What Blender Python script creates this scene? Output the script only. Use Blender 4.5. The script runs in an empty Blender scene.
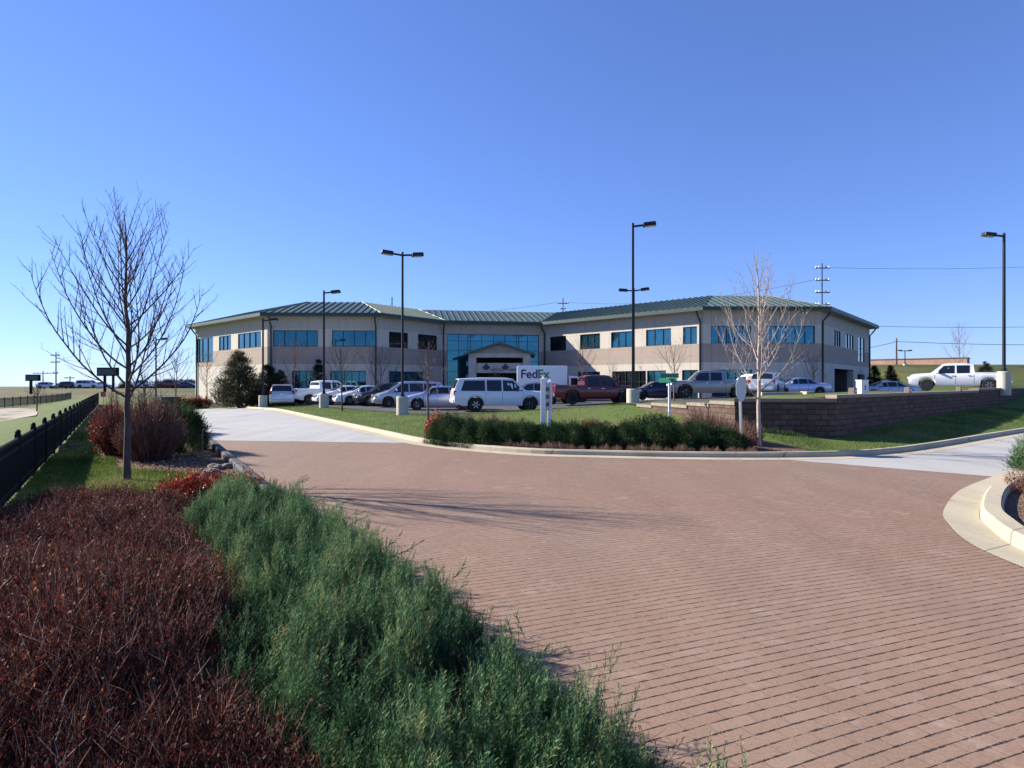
import bpy, bmesh, math, random
import numpy as np
from mathutils import Vector, Matrix
random.seed(7); RNG = np.random.default_rng(11)
SC = bpy.context.scene
COL = SC.collection
PI = math.pi
F = 640.0; CX = 512.0; CY = 384.0; EYE = 1.6

# ------------------------------------------------------------------ helpers
def ss(a, b, x):
    t = min(1.0, max(0.0, (x-a)/(b-a))); return t*t*(3-2*t)
def lerp(a, b, t): return a+(b-a)*t
def px(x, Y): return (x-CX)/F*Y            # survey: bearing of the photo column at a depth
def pz(y, Y): return EYE+(CY-y)/F*Y
def seg_dist(x, y, a, b):
    dx, dy = b[0]-a[0], b[1]-a[1]
    t = max(0, min(1, ((x-a[0])*dx+(y-a[1])*dy)/(dx*dx+dy*dy)))
    return math.hypot(x-a[0]-t*dx, y-a[1]-t*dy), t

def base_h(x, y):
    tp = ss(28, 40, y)*(1-.85*ss(46, 56, y))
    h = .042*min(max(0, x), 26)*tp - .045*min(16, max(0, -14-x))*ss(24, 44, y)*ss(1, 6, (x+8.2+.617*(y-10.9))*.851)
    d = (-(x+8.2)-.617*(y-10.9))*.851
    h = lerp(h, -.75, ss(.8, 6, d))
    if x < 0: h = lerp(h, .62, ss(88, 140, y))
    h += 4.8*ss(40, 60, x)*ss(62, 112, y)
    s = -(x-8.2)*.61+(y-14.2)*.79; a = (x-8.2)*.79+(y-14.2)*.61
    if a > 0: h += .15*min(5, max(0, s-.7))*ss(0, 7, a)*(1-ss(27, 36, y))
    h += .35*ss(15.2, 18, y)*ss(3.4, 5.8, x)*(1-ss(7.2, 8.6, x))*(1-ss(24, 30, y))
    h -= 9*ss(165, 420, math.hypot(x, y))
    return h

def gmesh(name, verts, faces, mats=None, midx=None, smooth=False, uv=None):
    me = bpy.data.meshes.new(name)
    me.from_pydata(verts, [], faces)
    if mats:
        for m in (mats if isinstance(mats, (list, tuple)) else [mats]): me.materials.append(m)
    if midx is not None: me.polygons.foreach_set('material_index', midx)
    if smooth: me.polygons.foreach_set('use_smooth', [True]*len(me.polygons))
    if uv is not None:
        l = me.uv_layers.new(name='UVMap'); l.data.foreach_set('uv', np.asarray(uv, dtype=np.float32).ravel())
    me.update()
    return me
def link(name, me, parent=None, loc=None, rz=None):
    o = bpy.data.objects.new(name, me); COL.objects.link(o)
    if parent is not None: o.parent = parent
    if loc is not None: o.location = loc
    if rz is not None: o.rotation_euler = (0, 0, rz)
    return o
def tag(o, label=None, cat=None, group=None, kind=None):
    if label: o['label'] = label
    if cat: o['category'] = cat
    if group: o['group'] = group
    if kind: o['kind'] = kind
    return o
def empty(name, loc=(0, 0, 0), rz=0, label=None, cat=None, group=None):
    o = bpy.data.objects.new(name, None); COL.objects.link(o)
    o.empty_display_size = .2; o.location = loc; o.rotation_euler = (0, 0, rz)
    return tag(o, label, cat, group)
KIDS = {}
def dup(root, loc, rz=0, label=None, cat=None, group=None, scale=None, name=None):
    def rec(o, p):
        c = o.copy(); COL.objects.link(c)
        if p is not None: c.parent = p
        for ch in list(o.children): rec(ch, c)
        return c
    r = rec(root, None)
    r.location = loc; r.rotation_euler = (0, 0, rz)
    if scale is not None: r.scale = (scale,)*3 if not hasattr(scale, '__len__') else scale
    if label: r['label'] = label
    if cat: r['category'] = cat
    if group: r['group'] = group
    return r

class MB:
    """collects polygons, builds one mesh"""
    def __init__(self): self.v = []; self.f = []; self.m = []; self.uv = []
    def poly(self, pts, mi=0, uv=None):
        n = len(self.v); self.v += [tuple(p) for p in pts]; self.f.append(list(range(n, n+len(pts)))); self.m.append(mi)
        self.uv += (uv if uv else [(p[0], p[1]) for p in pts])
    def box(self, c, s, rz=0, mi=0, taper=1.0, rx=0, ry=0):
        R = Matrix.Rotation(rz, 3, 'Z') @ Matrix.Rotation(ry, 3, 'Y') @ Matrix.Rotation(rx, 3, 'X')
        P = []
        for z in (-1, 1):
            k = taper if z > 0 else 1
            for x, y in ((-1, -1), (1, -1), (1, 1), (-1, 1)):
                P.append(R @ Vector((x*s[0]/2*k, y*s[1]/2*k, z*s[2]/2))+Vector(c))
        for q in ((3, 2, 1, 0), (4, 5, 6, 7), (0, 1, 5, 4), (1, 2, 6, 5), (2, 3, 7, 6), (3, 0, 4, 7)):
            self.poly([P[i] for i in q], mi)
    def tube(self, pts, rads, n=6, mi=0, cap=True):
        pts = [Vector(p) for p in pts]
        if not hasattr(rads, '__len__'): rads = [rads]*len(pts)
        base = len(self.v); d0 = None
        for i, p in enumerate(pts):
            a = pts[max(0, i-1)]; b = pts[min(len(pts)-1, i+1)]
            d = (b-a); d = d.normalized() if d.length > 1e-9 else Vector((0, 0, 1))
            if i == 0:
                u = d.orthogonal().normalized()
            else:
                u = (u-d*u.dot(d)); u = u.normalized() if u.length > 1e-6 else d.orthogonal().normalized()
            w = d.cross(u)
            for k in range(n):
                t = 2*PI*k/n
                self.v.append(tuple(p+(u*math.cos(t)+w*math.sin(t))*rads[i]))
        for i in range(len(pts)-1):
            for k in range(n):
                a = base+i*n+k; b = base+i*n+(k+1) % n
                self.f.append([a, b, b+n, a+n]); self.m.append(mi); self.uv += [(0, 0)]*4
        if cap:
            self.f.append([base+k for k in range(n)][::-1]); self.m.append(mi); self.uv += [(0, 0)]*n
            e = base+(len(pts)-1)*n
            self.f.append([e+k for k in range(n)]); self.m.append(mi); self.uv += [(0, 0)]*n
    def lathe(self, prof, c=(0, 0, 0), axis='Z', n=16, mi=0):
        base = len(self.v)
        for r, h in prof:
            for k in range(n):
                t = 2*PI*k/n
                if axis == 'Z': p = (c[0]+r*math.cos(t), c[1]+r*math.sin(t), c[2]+h)
                elif axis == 'Y': p = (c[0]+r*math.cos(t), c[1]+h, c[2]+r*math.sin(t))
                else: p = (c[0]+h, c[1]+r*math.cos(t), c[2]+r*math.sin(t))
                self.v.append(p)
        for i in range(len(prof)-1):
            for k in range(n):
                a = base+i*n+k; b = base+i*n+(k+1) % n
                self.f.append([a, b, b+n, a+n]); self.m.append(mi); self.uv += [(0, 0)]*4
        for e, rev in ((base, True), (base+(len(prof)-1)*n, False)):
            q = [e+k for k in range(n)]
            self.f.append(q[::-1] if rev else q); self.m.append(mi); self.uv += [(0, 0)]*n
    def build(self, name, mats, parent=None, smooth=None, loc=None, rz=None, bevel=None):
        me = gmesh(name, self.v, self.f, mats, self.m, uv=self.uv)
        if bevel:
            bm = bmesh.new(); bm.from_mesh(me)
            bmesh.ops.remove_doubles(bm, verts=bm.verts, dist=1e-5)
            es = [e for e in bm.edges if len(e.link_faces) == 2 and e.calc_face_angle(0) > .5]
            bmesh.ops.bevel(bm, geom=es, offset=bevel, segments=2, affect='EDGES', profile=.5)
            bm.to_mesh(me); bm.free()
        if smooth:
            me.polygons.foreach_set('use_smooth', [True]*len(me.polygons)); me.set_sharp_from_angle(angle=math.radians(smooth))
        return link(name, me, parent, loc, rz)

def instances(tv, tf, pos, rot, scl, extra=None):
    """numpy: many copies of one small shape in ONE mesh. tv (n,3), tf list of equal-length faces"""
    tv = np.asarray(tv, float); tf = np.asarray(tf, int)
    N = len(pos); n = len(tv)
    V = np.einsum('nij,vj->nvi', rot, tv)*np.asarray(scl).reshape(N, 1, -1)+pos[:, None, :]
    Fc = (tf[None, :, :]+(np.arange(N)*n)[:, None, None]).reshape(-1, tf.shape[1])
    return V.reshape(-1, 3), Fc
def fast_mesh(name, parts, mats):
    """parts: list of (V, F, material index, per-vertex random)"""
    Vs = []; L = []; st = []; tot = []; mi = []; rnd = []; off = 0; lc = 0
    for V, Fc, m, r in parts:
        k = Fc.shape[1]; Vs.append(V); L.append((Fc+off).ravel())
        st.append(lc+np.arange(len(Fc))*k); tot.append(np.full(len(Fc), k)); mi.append(np.full(len(Fc), m)); rnd.append(r)
        off += len(V); lc += len(Fc)*k
    V = np.concatenate(Vs).astype(np.float32); L = np.concatenate(L).astype(np.int32)
    me = bpy.data.meshes.new(name)
    me.vertices.add(len(V)); me.vertices.foreach_set('co', V.ravel())
    me.loops.add(len(L)); me.loops.foreach_set('vertex_index', L)
    s = np.concatenate(st).astype(np.int32)
    me.polygons.add(len(s)); me.polygons.foreach_set('loop_start', s)
    me.polygons.foreach_set('material_index', np.concatenate(mi).astype(np.int32))
    for m in mats: me.materials.append(m)
    a = me.attributes.new('rnd', 'FLOAT', 'POINT'); a.data.foreach_set('value', np.concatenate(rnd).astype(np.float32))
    me.update(calc_edges=True); me.validate()
    return me
def rots(N, tilt_lo, tilt_hi, az=None):
    """random frames: local +Z leans 'tilt' from up, towards azimuth az"""
    az = RNG.uniform(0, 2*PI, N) if az is None else az
    ti = RNG.uniform(tilt_lo, tilt_hi, N); sp = RNG.uniform(0, 2*PI, N)
    z = np.stack([np.sin(ti)*np.cos(az), np.sin(ti)*np.sin(az), np.cos(ti)], 1)
    ref = np.stack([np.cos(sp), np.sin(sp), np.zeros(N)+.01], 1)
    x = np.cross(ref, z); x /= np.linalg.norm(x, axis=1)[:, None]+1e-9
    y = np.cross(z, x)
    return np.stack([x, y, z], 2)

# ------------------------------------------------------------------ materials
class NT:
    def __init__(self, name):
        self.m = bpy.data.materials.new(name); self.m.use_nodes = True
        self.t = self.m.node_tree; self.b = self.t.nodes['Principled BSDF']
    def n(self, typ, **kw):
        nd = self.t.nodes.new(typ)
        for k, v in kw.items():
            if k.startswith('i_'):
                key = k[2:]; key = int(key) if key.isdigit() else key.replace('_', ' ')
                if hasattr(v, 'links') or isinstance(v, bpy.types.NodeSocket): self.t.links.new(v, nd.inputs[key])
                else: nd.inputs[key].default_value = v
            else: setattr(nd, k, v)
        return nd
    def l(self, a, b): self.t.links.new(a, b)
    def math(self, op, a, b=None, c=None):
        nd = self.t.nodes.new('ShaderNodeMath'); nd.operation = op
        for i, v in enumerate((a, b, c)):
            if v is None: continue
            if isinstance(v, bpy.types.NodeSocket): self.l(v, nd.inputs[i])
            else: nd.inputs[i].default_value = v
        return nd.outputs[0]
    def mix(self, f, a, b, blend='MIX'):
        nd = self.t.nodes.new('ShaderNodeMix'); nd.data_type = 'RGBA'; nd.blend_type = blend
        for s, v in ((nd.inputs[0], f), (nd.inputs[6], a), (nd.inputs[7], b)):
            if isinstance(v, bpy.types.NodeSocket): self.l(v, s)
            else: s.default_value = v if not hasattr(v, '__len__') or len(v) == 4 else (*v, 1)
        return nd.outputs[2]
    def ramp(self, f, stops):
        nd = self.t.nodes.new('ShaderNodeValToRGB'); cr = nd.color_ramp
        while len(cr.elements) < len(stops): cr.elements.new(.5)
        for e, (p, c) in zip(cr.elements, stops): e.position = p; e.color = (*c, 1) if len(c) == 3 else c
        self.l(f, nd.inputs[0]); return nd.outputs[0]
    def noise(self, vec, scale, detail=4, rough=.55):
        return self.n('ShaderNodeTexNoise', i_Vector=vec, i_Scale=scale, i_Detail=detail, i_Roughness=rough).outputs[0]
    def pos(self): return self.n('ShaderNodeNewGeometry').outputs['Position']
    def obj(self): return self.n('ShaderNodeTexCoord').outputs['Object']
    def bump(self, h, strength=.3, dist=.02):
        bp = self.n('ShaderNodeBump', i_Height=h); bp.inputs['Strength'].default_value = strength; bp.inputs['Distance'].default_value = dist
        self.l(bp.outputs[0], self.b.inputs['Normal'])
    def set(self, rough=.6, metal=0, spec=.5, coat=0):
        self.b.inputs['Roughness'].default_value = rough; self.b.inputs['Metallic'].default_value = metal
        self.b.inputs['Specular IOR Level'].default_value = spec; self.b.inputs['Coat Weight'].default_value = coat
        self.b.inputs['Coat Roughness'].default_value = .05
    def col(self, c):
        if isinstance(c, bpy.types.NodeSocket): self.l(c, self.b.inputs['Base Color'])
        else: self.b.inputs['Base Color'].default_value = (*c, 1)

def simple(name, c, rough=.6, metal=0, var=.15, scale=6, spec=.5, coat=0, bump=0):
    t = NT(name); t.set(rough, metal, spec, coat)
    if var:
        n = t.noise(t.obj(), scale, 4)
        t.col(t.ramp(n, [(.3, tuple(x*(1-var) for x in c)), (.7, tuple(min(1, x*(1+var)) for x in c))]))
        if bump: t.bump(n, bump, .02)
    else: t.col(c)
    return t.m
def leafy(name, stops, rough=.6, trans=.25, spec=.3):
    """foliage: hue picked per leaf from the mesh's own random number"""
    t = NT(name); t.set(rough, 0, spec)
    a = t.n('ShaderNodeAttribute', attribute_name='rnd').outputs['Fac']
    c = t.ramp(a, stops); t.col(c)
    if trans:
        tr = t.n('ShaderNodeBsdfTranslucent'); t.l(c, tr.inputs[0])
        mx = t.n('ShaderNodeMixShader'); mx.inputs[0].default_value = trans
        t.l(t.b.outputs[0], mx.inputs[1]); t.l(tr.outputs[0], mx.inputs[2])
        t.l(mx.outputs[0], t.t.nodes['Material Output'].inputs[0])
    return t.m

M = {}
def make_materials():
    # grass
    t = NT('lawn'); p = t.pos(); t.set(.9, 0, .15)
    n1 = t.noise(p, .35, 5); n2 = t.noise(p, 9, 5, .7)
    c = t.ramp(n2, [(.25, (.038, .07, .014)), (.5, (.085, .13, .028)), (.75, (.17, .19, .06))])
    c2 = t.ramp(n1, [(.35, (.115, .105, .042)), (.6, (.062, .11, .020))])
    far = t.math('SUBTRACT', t.n('ShaderNodeSeparateXYZ', i_Vector=p).outputs[1], 60)
    far = t.math('MULTIPLY', far, .02); far = t.n('ShaderNodeClamp', i_Value=far).outputs[0]
    olive = t.ramp(t.noise(p, .12, 6, .65), [(.35, (.15, .115, .055)), (.5, (.085, .085, .032)), (.65, (.045, .06, .02))])
    t.col(t.mix(far, t.mix(.45, c, c2), olive)); t.bump(n2, .8, .05); M['lawn'] = t.m
    # pavers: rows laid across the drive
    t = NT('clay_pavers'); p = t.pos(); t.set(.85, 0, .25)
    mp = t.n('ShaderNodeMapping', i_Vector=p); mp.inputs['Rotation'].default_value = (0, 0, math.radians(-27))
    wob = t.noise(p, .6, 2); 
    s = t.n('ShaderNodeSeparateXYZ', i_Vector=mp.outputs[0])
    yc = t.math('ADD', s.outputs[1], t.math('MULTIPLY', t.math('MULTIPLY', s.outputs[0], s.outputs[0]), .012))
    v = t.math('ADD', t.math('MULTIPLY', yc, 1/.080), t.math('MULTIPLY', wob, .7))
    row = t.math('FLOOR', v); fv = t.math('FRACT', v)
    u = t.math('ADD', t.math('MULTIPLY', s.outputs[0], 1/.24), t.math('MULTIPLY', row, .5))
    cell = t.math('FLOOR', u); fu = t.math('FRACT', u)
    cv = t.n('ShaderNodeCombineXYZ', i_X=row, i_Y=cell)
    wn = t.n('ShaderNodeTexWhiteNoise', i_Vector=cv.outputs[0]); 
    brick = t.ramp(wn.outputs[0], [(0, (.215, .140, .095)), (.5, (.222, .147, .102)), (.85, (.230, .154, .109)), (1, (.255, .178, .132))])
    big = t.noise(p, .22, 4, .6)
    brick = t.mix(1, brick, t.ramp(big, [(.35, (1.0, .84, .78)), (.65, (1.0, 1.04, 1.06))]), 'MULTIPLY')
    fine = t.noise(p, 60, 3, .8)
    brick = t.mix(.45, brick, t.ramp(fine, [(.3, (.13, .088, .066)), (.7, (.33, .235, .18))]))
    # pale efflorescence and scuffs
    tm = t.n('ShaderNodeMapping', i_Vector=p); tm.inputs['Rotation'].default_value = (0, 0, math.radians(-32)); tm.inputs['Scale'].default_value = (1, .12, 1)
    trk = t.noise(tm.outputs[0], 1.1, 4, .6); brick = t.mix(1, brick, t.ramp(trk, [(.35, (.97, .96, .96)), (.6, (1.08, 1.08, 1.08))]), 'MULTIPLY')
    sc = t.noise(p, 1.6, 6, .75)
    brick = t.mix(t.ramp(sc, [(.58, (0, 0, 0)), (.74, (.45, .45, .45))]), brick, (.42, .36, .31))
    dj = t.math('MINIMUM', fv, t.math('SUBTRACT', 1, fv))       # distance to row joint
    jn = t.noise(p, 14, 3, .7)
    jw = t.math('ADD', t.math('MULTIPLY', t.math('SUBTRACT', jn, .38), .28), .02)
    rj = t.math('LESS_THAN', dj, jw)
    cj0 = t.math('MINIMUM', fu, t.math('SUBTRACT', 1, fu)); cj = t.math('LESS_THAN', cj0, .018)
    grit = t.ramp(t.noise(p, 120, 2, .8), [(.58, (.030, .018, .014)), (.72, (.42, .38, .34))])
    c = t.mix(t.math('MULTIPLY', cj, .28), brick, grit); c = t.mix(rj, c, grit)
    t.col(c)
    hgt = t.math('SUBTRACT', t.math('ADD', t.math('MULTIPLY', fine, .25), 1), t.math('MULTIPLY', t.math('MAXIMUM', rj, t.math('MULTIPLY', cj, .5)), 1))
    t.bump(hgt, .6, .012); M['pavers'] = t.m
    # street concrete
    def concrete(nm, c, var=.1, joints=None, rough=.85):
        t = NT(nm); p = t.pos(); t.set(rough, 0, .25)
        a = t.noise(p, .5, 5, .6); b = t.noise(p, 30, 4, .75)
        cc = t.ramp(a, [(.3, tuple(x*(1-var) for x in c)), (.7, tuple(x*(1+var) for x in c))])
        cc = t.mix(.3, cc, t.ramp(b, [(.35, tuple(x*.72 for x in c)), (.65, tuple(min(1, x*1.2) for x in c))]))
        st = t.noise(p, 2.2, 6, .7)
        cc = t.mix(t.ramp(st, [(.60, (0, 0, 0)), (.72, (.3, .3, .3))]), cc, tuple(x*.55 for x in c))
        ck = t.n('ShaderNodeTexVoronoi', i_Vector=p, i_Scale=.16); ck.feature = 'DISTANCE_TO_EDGE'
        dist = t.n('ShaderNodeTexNoise', i_Vector=p, i_Scale=3.0, i_Detail=4.0)
        mv = t.n('ShaderNodeVectorMath', i_0=p); mv.operation = 'ADD'; sc_ = t.n('ShaderNodeVectorMath', i_0=dist.outputs['Color']); sc_.operation = 'SCALE'; sc_.inputs['Scale'].default_value = .9
        t.l(sc_.outputs[0], mv.inputs[1]); t.l(mv.outputs[0], ck.inputs['Vector'])
        cc = t.mix(t.math('MULTIPLY', t.math('LESS_THAN', ck.outputs['Distance'], .0022), .6), cc, (.05, .047, .043))
        ty = t.n('ShaderNodeMapping', i_Vector=p); ty.inputs['Rotation'].default_value = (0, 0, math.radians(-30)); ty.inputs['Scale'].default_value = (1, .07, 1)
        tn = t.noise(ty.outputs[0], .9, 5, .65)
        cc = t.mix(t.ramp(tn, [(.45, (0, 0, 0)), (.7, (.38, .38, .38))]), cc, tuple(x*.5 for x in c))
        if joints:
            mp = t.n('ShaderNodeMapping', i_Vector=p); mp.inputs['Rotation'].default_value = (0, 0, math.radians(joints[1]))
            s = t.n('ShaderNodeSeparateXYZ', i_Vector=mp.outputs[0])
            f = t.math('FRACT', t.math('MULTIPLY', s.outputs[joints[2]], 1/joints[0]))
            k = t.math('LESS_THAN', f, .02/joints[0]); cc = t.mix(t.math('MULTIPLY', k, .7), cc, (.08, .075, .07))
        t.col(cc); t.bump(b, .25, .01); return t.m
    M['street'] = concrete('street_concrete', (.37, .365, .35), .08, (4.5, -30, 1))
    M['gutter'] = concrete('gutter_concrete', (.42, .37, .27), .07, (3.0, -30, 1))
    M['kerb'] = concrete('kerb_concrete', (.50, .46, .38), .08)
    M['dark_kerb'] = concrete('dark_kerb', (.07, .07, .075), .1)
    M['asphalt'] = concrete('lot_asphalt', (.075, .075, .08), .15)
    M['path'] = concrete('path_paving', (.30, .25, .20), .12)
    M['base_concrete'] = concrete('lamp_base_concrete', (.48, .45, .38), .08)
    # mulch
    t = NT('mulch'); p = t.pos(); t.set(.95, 0, .1)
    vo = t.n('ShaderNodeTexVoronoi', i_Vector=p, i_Scale=38.0); n = t.noise(p, 3, 5)
    c = t.ramp(vo.outputs['Color'], [(.1, (.06, .035, .025)), (.5, (.16, .10, .07)), (.9, (.30, .21, .15))])
    t.col(t.mix(.35, c, t.ramp(n, [(.35, (.07, .045, .03)), (.65, (.24, .16, .11))]))); t.bump(vo.outputs['Distance'], .9, .03); M['mulch'] = t.m
    # building wall: painted bands by height, joints by UV
    t = NT('wall_panels'); t.set(.9, 0, .2)
    uv = t.n('ShaderNodeUVMap').outputs[0]; s = t.n('ShaderNodeSeparateXYZ', i_Vector=uv); z = s.outputs[1]; u = s.outputs[0]
    n = t.noise(t.pos(), 1.2, 5, .7); nf = t.noise(t.pos(), 18, 3, .7)
    def va(c): return t.mix(.35, t.ramp(n, [(.3, tuple(x*.93 for x in c)), (.7, tuple(x*1.06 for x in c))]), t.ramp(nf, [(.3, tuple(x*.9 for x in c)), (.7, tuple(x*1.08 for x in c))]))
    light = va((.56, .51, .43)); mid = va((.385, .315, .26)); top = va((.46, .415, .36))
    inm = t.math('MULTIPLY', t.math('GREATER_THAN', z, 3.42), t.math('LESS_THAN', z, 5.02))
    c = t.mix(inm, light, mid); c = t.mix(t.math('GREATER_THAN', z, 6.62), c, top)
    fj = t.math('FRACT', t.math('MULTIPLY', u, 1/2.9)); k1 = t.math('LESS_THAN', fj, .012)
    fz = t.math('FRACT', t.math('MULTIPLY', z, 1/.80)); k2 = t.math('MULTIPLY', t.math('LESS_THAN', fz, .03), t.math('ADD', .25, t.math('MULTIPLY', inm, .5)))
    sm = t.n('ShaderNodeMapping', i_Vector=uv); sm.inputs['Scale'].default_value = (1, .10, 1)
    sn = t.noise(sm.outputs[0], 2.6, 5, .7); c = t.mix(t.ramp(sn, [(.5, (0, 0, 0)), (.75, (.35, .35, .35))]), c, (.25, .21, .18))
    k = t.math('MAXIMUM', k1, k2); c = t.mix(t.math('MULTIPLY', k, .6), c, (.16, .14, .125))
    t.col(c); t.bump(nf, .15, .01); M['wall'] = t.m
    M['column_stucco'] = simple('portico_stucco', (.47, .43, .38), .9, scale=2)
    M['pediment'] = simple('pediment_stucco', (.36, .29, .25), .9, scale=2)
    M['roof'] = simple('green_metal_roof', (.062, .105, .098), .55, .2, .12, .6)
    M['fascia'] = simple('dark_green_fascia', (.03, .055, .05), .5, .2, .1, 2)
    M['soffit'] = simple('soffit', (.40, .36, .32), .9)
    M['downspout'] = simple('downspout_metal', (.05, .05, .05), .5, .3, .1)
    t = NT('teal_glass'); t.set(.04, .75, .6); n = t.noise(t.pos(), .45, 3)
    t.col(t.ramp(n, [(.3, (.026, .125, .175)), (.7, (.042, .175, .235))])); t.bump(t.noise(t.pos(), .8, 2), .02, .05); M['glass'] = t.m
    t = NT('dark_glass'); t.set(.04, .3, .6); t.col((.012, .016, .02)); M['dark_glass'] = t.m
    M['mullion'] = simple('dark_mullion', (.025, .035, .045), .4, .4, .1)
    M['carport'] = simple('carport_concrete', (.10, .09, .085), .9)
    M['dark'] = simple('dark_interior', (.012, .012, .014), .9, var=0)
    M['black'] = simple('black_paint', (.005, .005, .006), .7, 0, .2, spec=.2)
    M['bronze'] = simple('bronze_pole', (.022, .021, .024), .42, .5, .2, 3)
    M['lens'] = simple('lamp_lens', (.6, .62, .62), .2, var=.05)
    M['white_paint'] = simple('white_paint', (.78, .78, .77), .5, var=.05, scale=8)
    M['grey_metal'] = simple('galvanised_metal', (.50, .52, .53), .42, .7, .1, 12)
    M['green_sign'] = simple('green_sign', (.01, .18, .11), .4, var=.05)
    M['alu'] = simple('sign_back', (.40, .45, .47), .5, .1, .06, 10)
    M['purple'] = simple('purple_vinyl', (.06, .015, .16), .5, var=0)
    M['vgreen'] = simple('green_vinyl', (.02, .22, .06), .5, var=0)
    M['ink'] = simple('dark_ink', (.02, .02, .025), .6, var=0)
    M['letter'] = simple('bronze_letters', (.05, .045, .045), .5, .3, .1)
    M['panel_grey'] = simple('sign_panel', (.40, .42, .42), .6, var=.06)
    M['wood_pole'] = simple('wood_pole', (.10, .08, .065), .9, var=.25, scale=4)
    M['wire'] = simple('cable', (.03, .03, .035), .6, var=0)
    # cars
    def paint(nm, c, metal=.0, rough=.28): return simple(nm, c, rough, metal, .04, 1.5, .5, .8)
    M['white'] = paint('white_car_paint', (.74, .75, .76)); M['silver'] = paint('silver_car_paint', (.50, .52, .56), .55, .32)
    M['bluesilver'] = paint('blue_silver_paint', (.42, .48, .62), .5, .32); M['pewter'] = paint('pewter_paint', (.33, .32, .32), .6, .32)
    M['maroon'] = paint('maroon_paint', (.13, .012, .014), .2); M['carblack'] = paint('black_car_paint', (.012, .012, .018)); M['navy'] = paint('navy_paint', (.015, .022, .07), .2)
    M['red'] = paint('red_paint', (.35, .015, .012)); M['tan'] = paint('tan_paint', (.38, .33, .26), .4)
    M['carglass'] = simple('car_glass', (.012, .016, .022), .05, .15, 0, spec=.7)
    M['tyre'] = simple('tyre_rubber', (.018, .018, .018), .85, var=.2, scale=30)
    M['rim'] = simple('alloy_rim', (.55, .56, .58), .3, .85, .06, 10)
    M['trim'] = simple('black_trim', (.02, .02, .022), .6, var=.1)
    M['chrome'] = simple('chrome_trim', (.66, .67, .69), .15, 1, .02)
    M['tail'] = simple('tail_lens', (.30, .012, .012), .2, var=.1); M['head'] = simple('head_lens', (.72, .75, .78), .08, .3, .06, 20)
    M['plate'] = simple('plate_white', (.75, .76, .78), .5, var=.05)
    # retaining wall blocks
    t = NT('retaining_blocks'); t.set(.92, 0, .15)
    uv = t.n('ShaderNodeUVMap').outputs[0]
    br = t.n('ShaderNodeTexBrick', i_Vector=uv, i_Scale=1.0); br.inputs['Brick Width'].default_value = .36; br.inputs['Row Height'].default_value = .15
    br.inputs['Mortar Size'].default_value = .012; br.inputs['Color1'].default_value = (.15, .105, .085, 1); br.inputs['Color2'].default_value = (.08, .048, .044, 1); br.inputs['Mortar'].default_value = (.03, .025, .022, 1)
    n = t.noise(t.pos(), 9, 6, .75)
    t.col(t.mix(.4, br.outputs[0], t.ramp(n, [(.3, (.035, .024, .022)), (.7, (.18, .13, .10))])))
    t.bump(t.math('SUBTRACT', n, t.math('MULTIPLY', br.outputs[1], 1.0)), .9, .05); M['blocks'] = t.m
    M['cap'] = simple('wall_cap', (.22, .175, .145), .9, scale=5, bump=.3)
    M['tan_wall'] = simple('tan_brick', (.46, .28, .20), .9, scale=1); M['brown_roof'] = simple('brown_roof', (.20, .15, .12), .9)
    M['rock'] = simple('field_stone', (.17, .13, .105), .95, var=.4, scale=7, bump=.6)
    # wood and leaves
    def bark(nm, a, b):
        t = NT(nm); t.set(.9, 0, .15); mp = t.n('ShaderNodeMapping', i_Vector=t.obj()); mp.inputs['Scale'].default_value = (1, 1, .25)
        n = t.noise(mp.outputs[0], 28, 5, .7); t.col(t.ramp(n, [(.3, a), (.7, b)])); t.bump(n, .5, .01); return t.m
    M['bark_dark'] = bark('dark_bark', (.045, .034, .031), (.13, .10, .09))
    M['bark_pale'] = bark('pale_bark', (.22, .17, .14), (.52, .44, .38))
    M['bark_red'] = bark('russet_bark', (.10, .06, .05), (.26, .17, .14))
    M['twig_plum'] = bark('plum_twigs', (.09, .055, .055), (.20, .13, .125))
    M['twig_pale'] = bark('pale_twigs', (.24, .16, .14), (.46, .34, .29))
    M['juniper'] = leafy('juniper_needles', [(0, (.010, .030, .013)), (.22, (.030, .075, .034)), (.5, (.072, .155, .066)), (.75, (.14, .245, .105)), (.93, (.23, .33, .15)), (1, (.32, .26, .12))], .7, .25, .12)
    M['juniper_dk'] = leafy('dark_juniper_needles', [(0, (.008, .022, .010)), (.45, (.024, .058, .024)), (.8, (.055, .11, .038)), (1, (.11, .17, .06))], .75, .2, .1)
    M['pine'] = leafy('pine_needles', [(0, (.010, .018, .008)), (.45, (.045, .056, .022)), (.8, (.11, .105, .045)), (1, (.20, .15, .08))], .7, .15)
    M['spruce'] = leafy('spruce_needles', [(0, (.005, .011, .008)), (.6, (.014, .026, .016)), (1, (.035, .045, .025))], .7, .1)
    M['barberry'] = leafy('barberry_leaves', [(0, (.024, .007, .007)), (.4, (.085, .018, .014)), (.75, (.18, .042, .028)), (.95, (.30, .09, .05)), (1, (.45, .22, .09))], .6, .25, .15)
    M['redleaf'] = leafy('red_leaves', [(0, (.05, .010, .009)), (.4, (.18, .028, .018)), (.75, (.36, .07, .03)), (1, (.52, .16, .05))], .5, .3)
    M['orangeleaf'] = leafy('orange_leaves', [(0, (.09, .010, .009)), (.4, (.30, .035, .016)), (.8, (.50, .10, .03)), (1, (.62, .24, .08))], .5, .3)
    M['twig'] = leafy('shrub_twigs', [(0, (.022, .011, .009)), (.4, (.10, .045, .033)), (.75, (.28, .155, .115)), (1, (.50, .36, .27))], .9, 0, .1)
    M['rosetwig'] = leafy('rose_brown_stems', [(0, (.07, .035, .03)), (.5, (.19, .10, .085)), (1, (.42, .28, .22))], .85, .1, .1)
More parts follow.
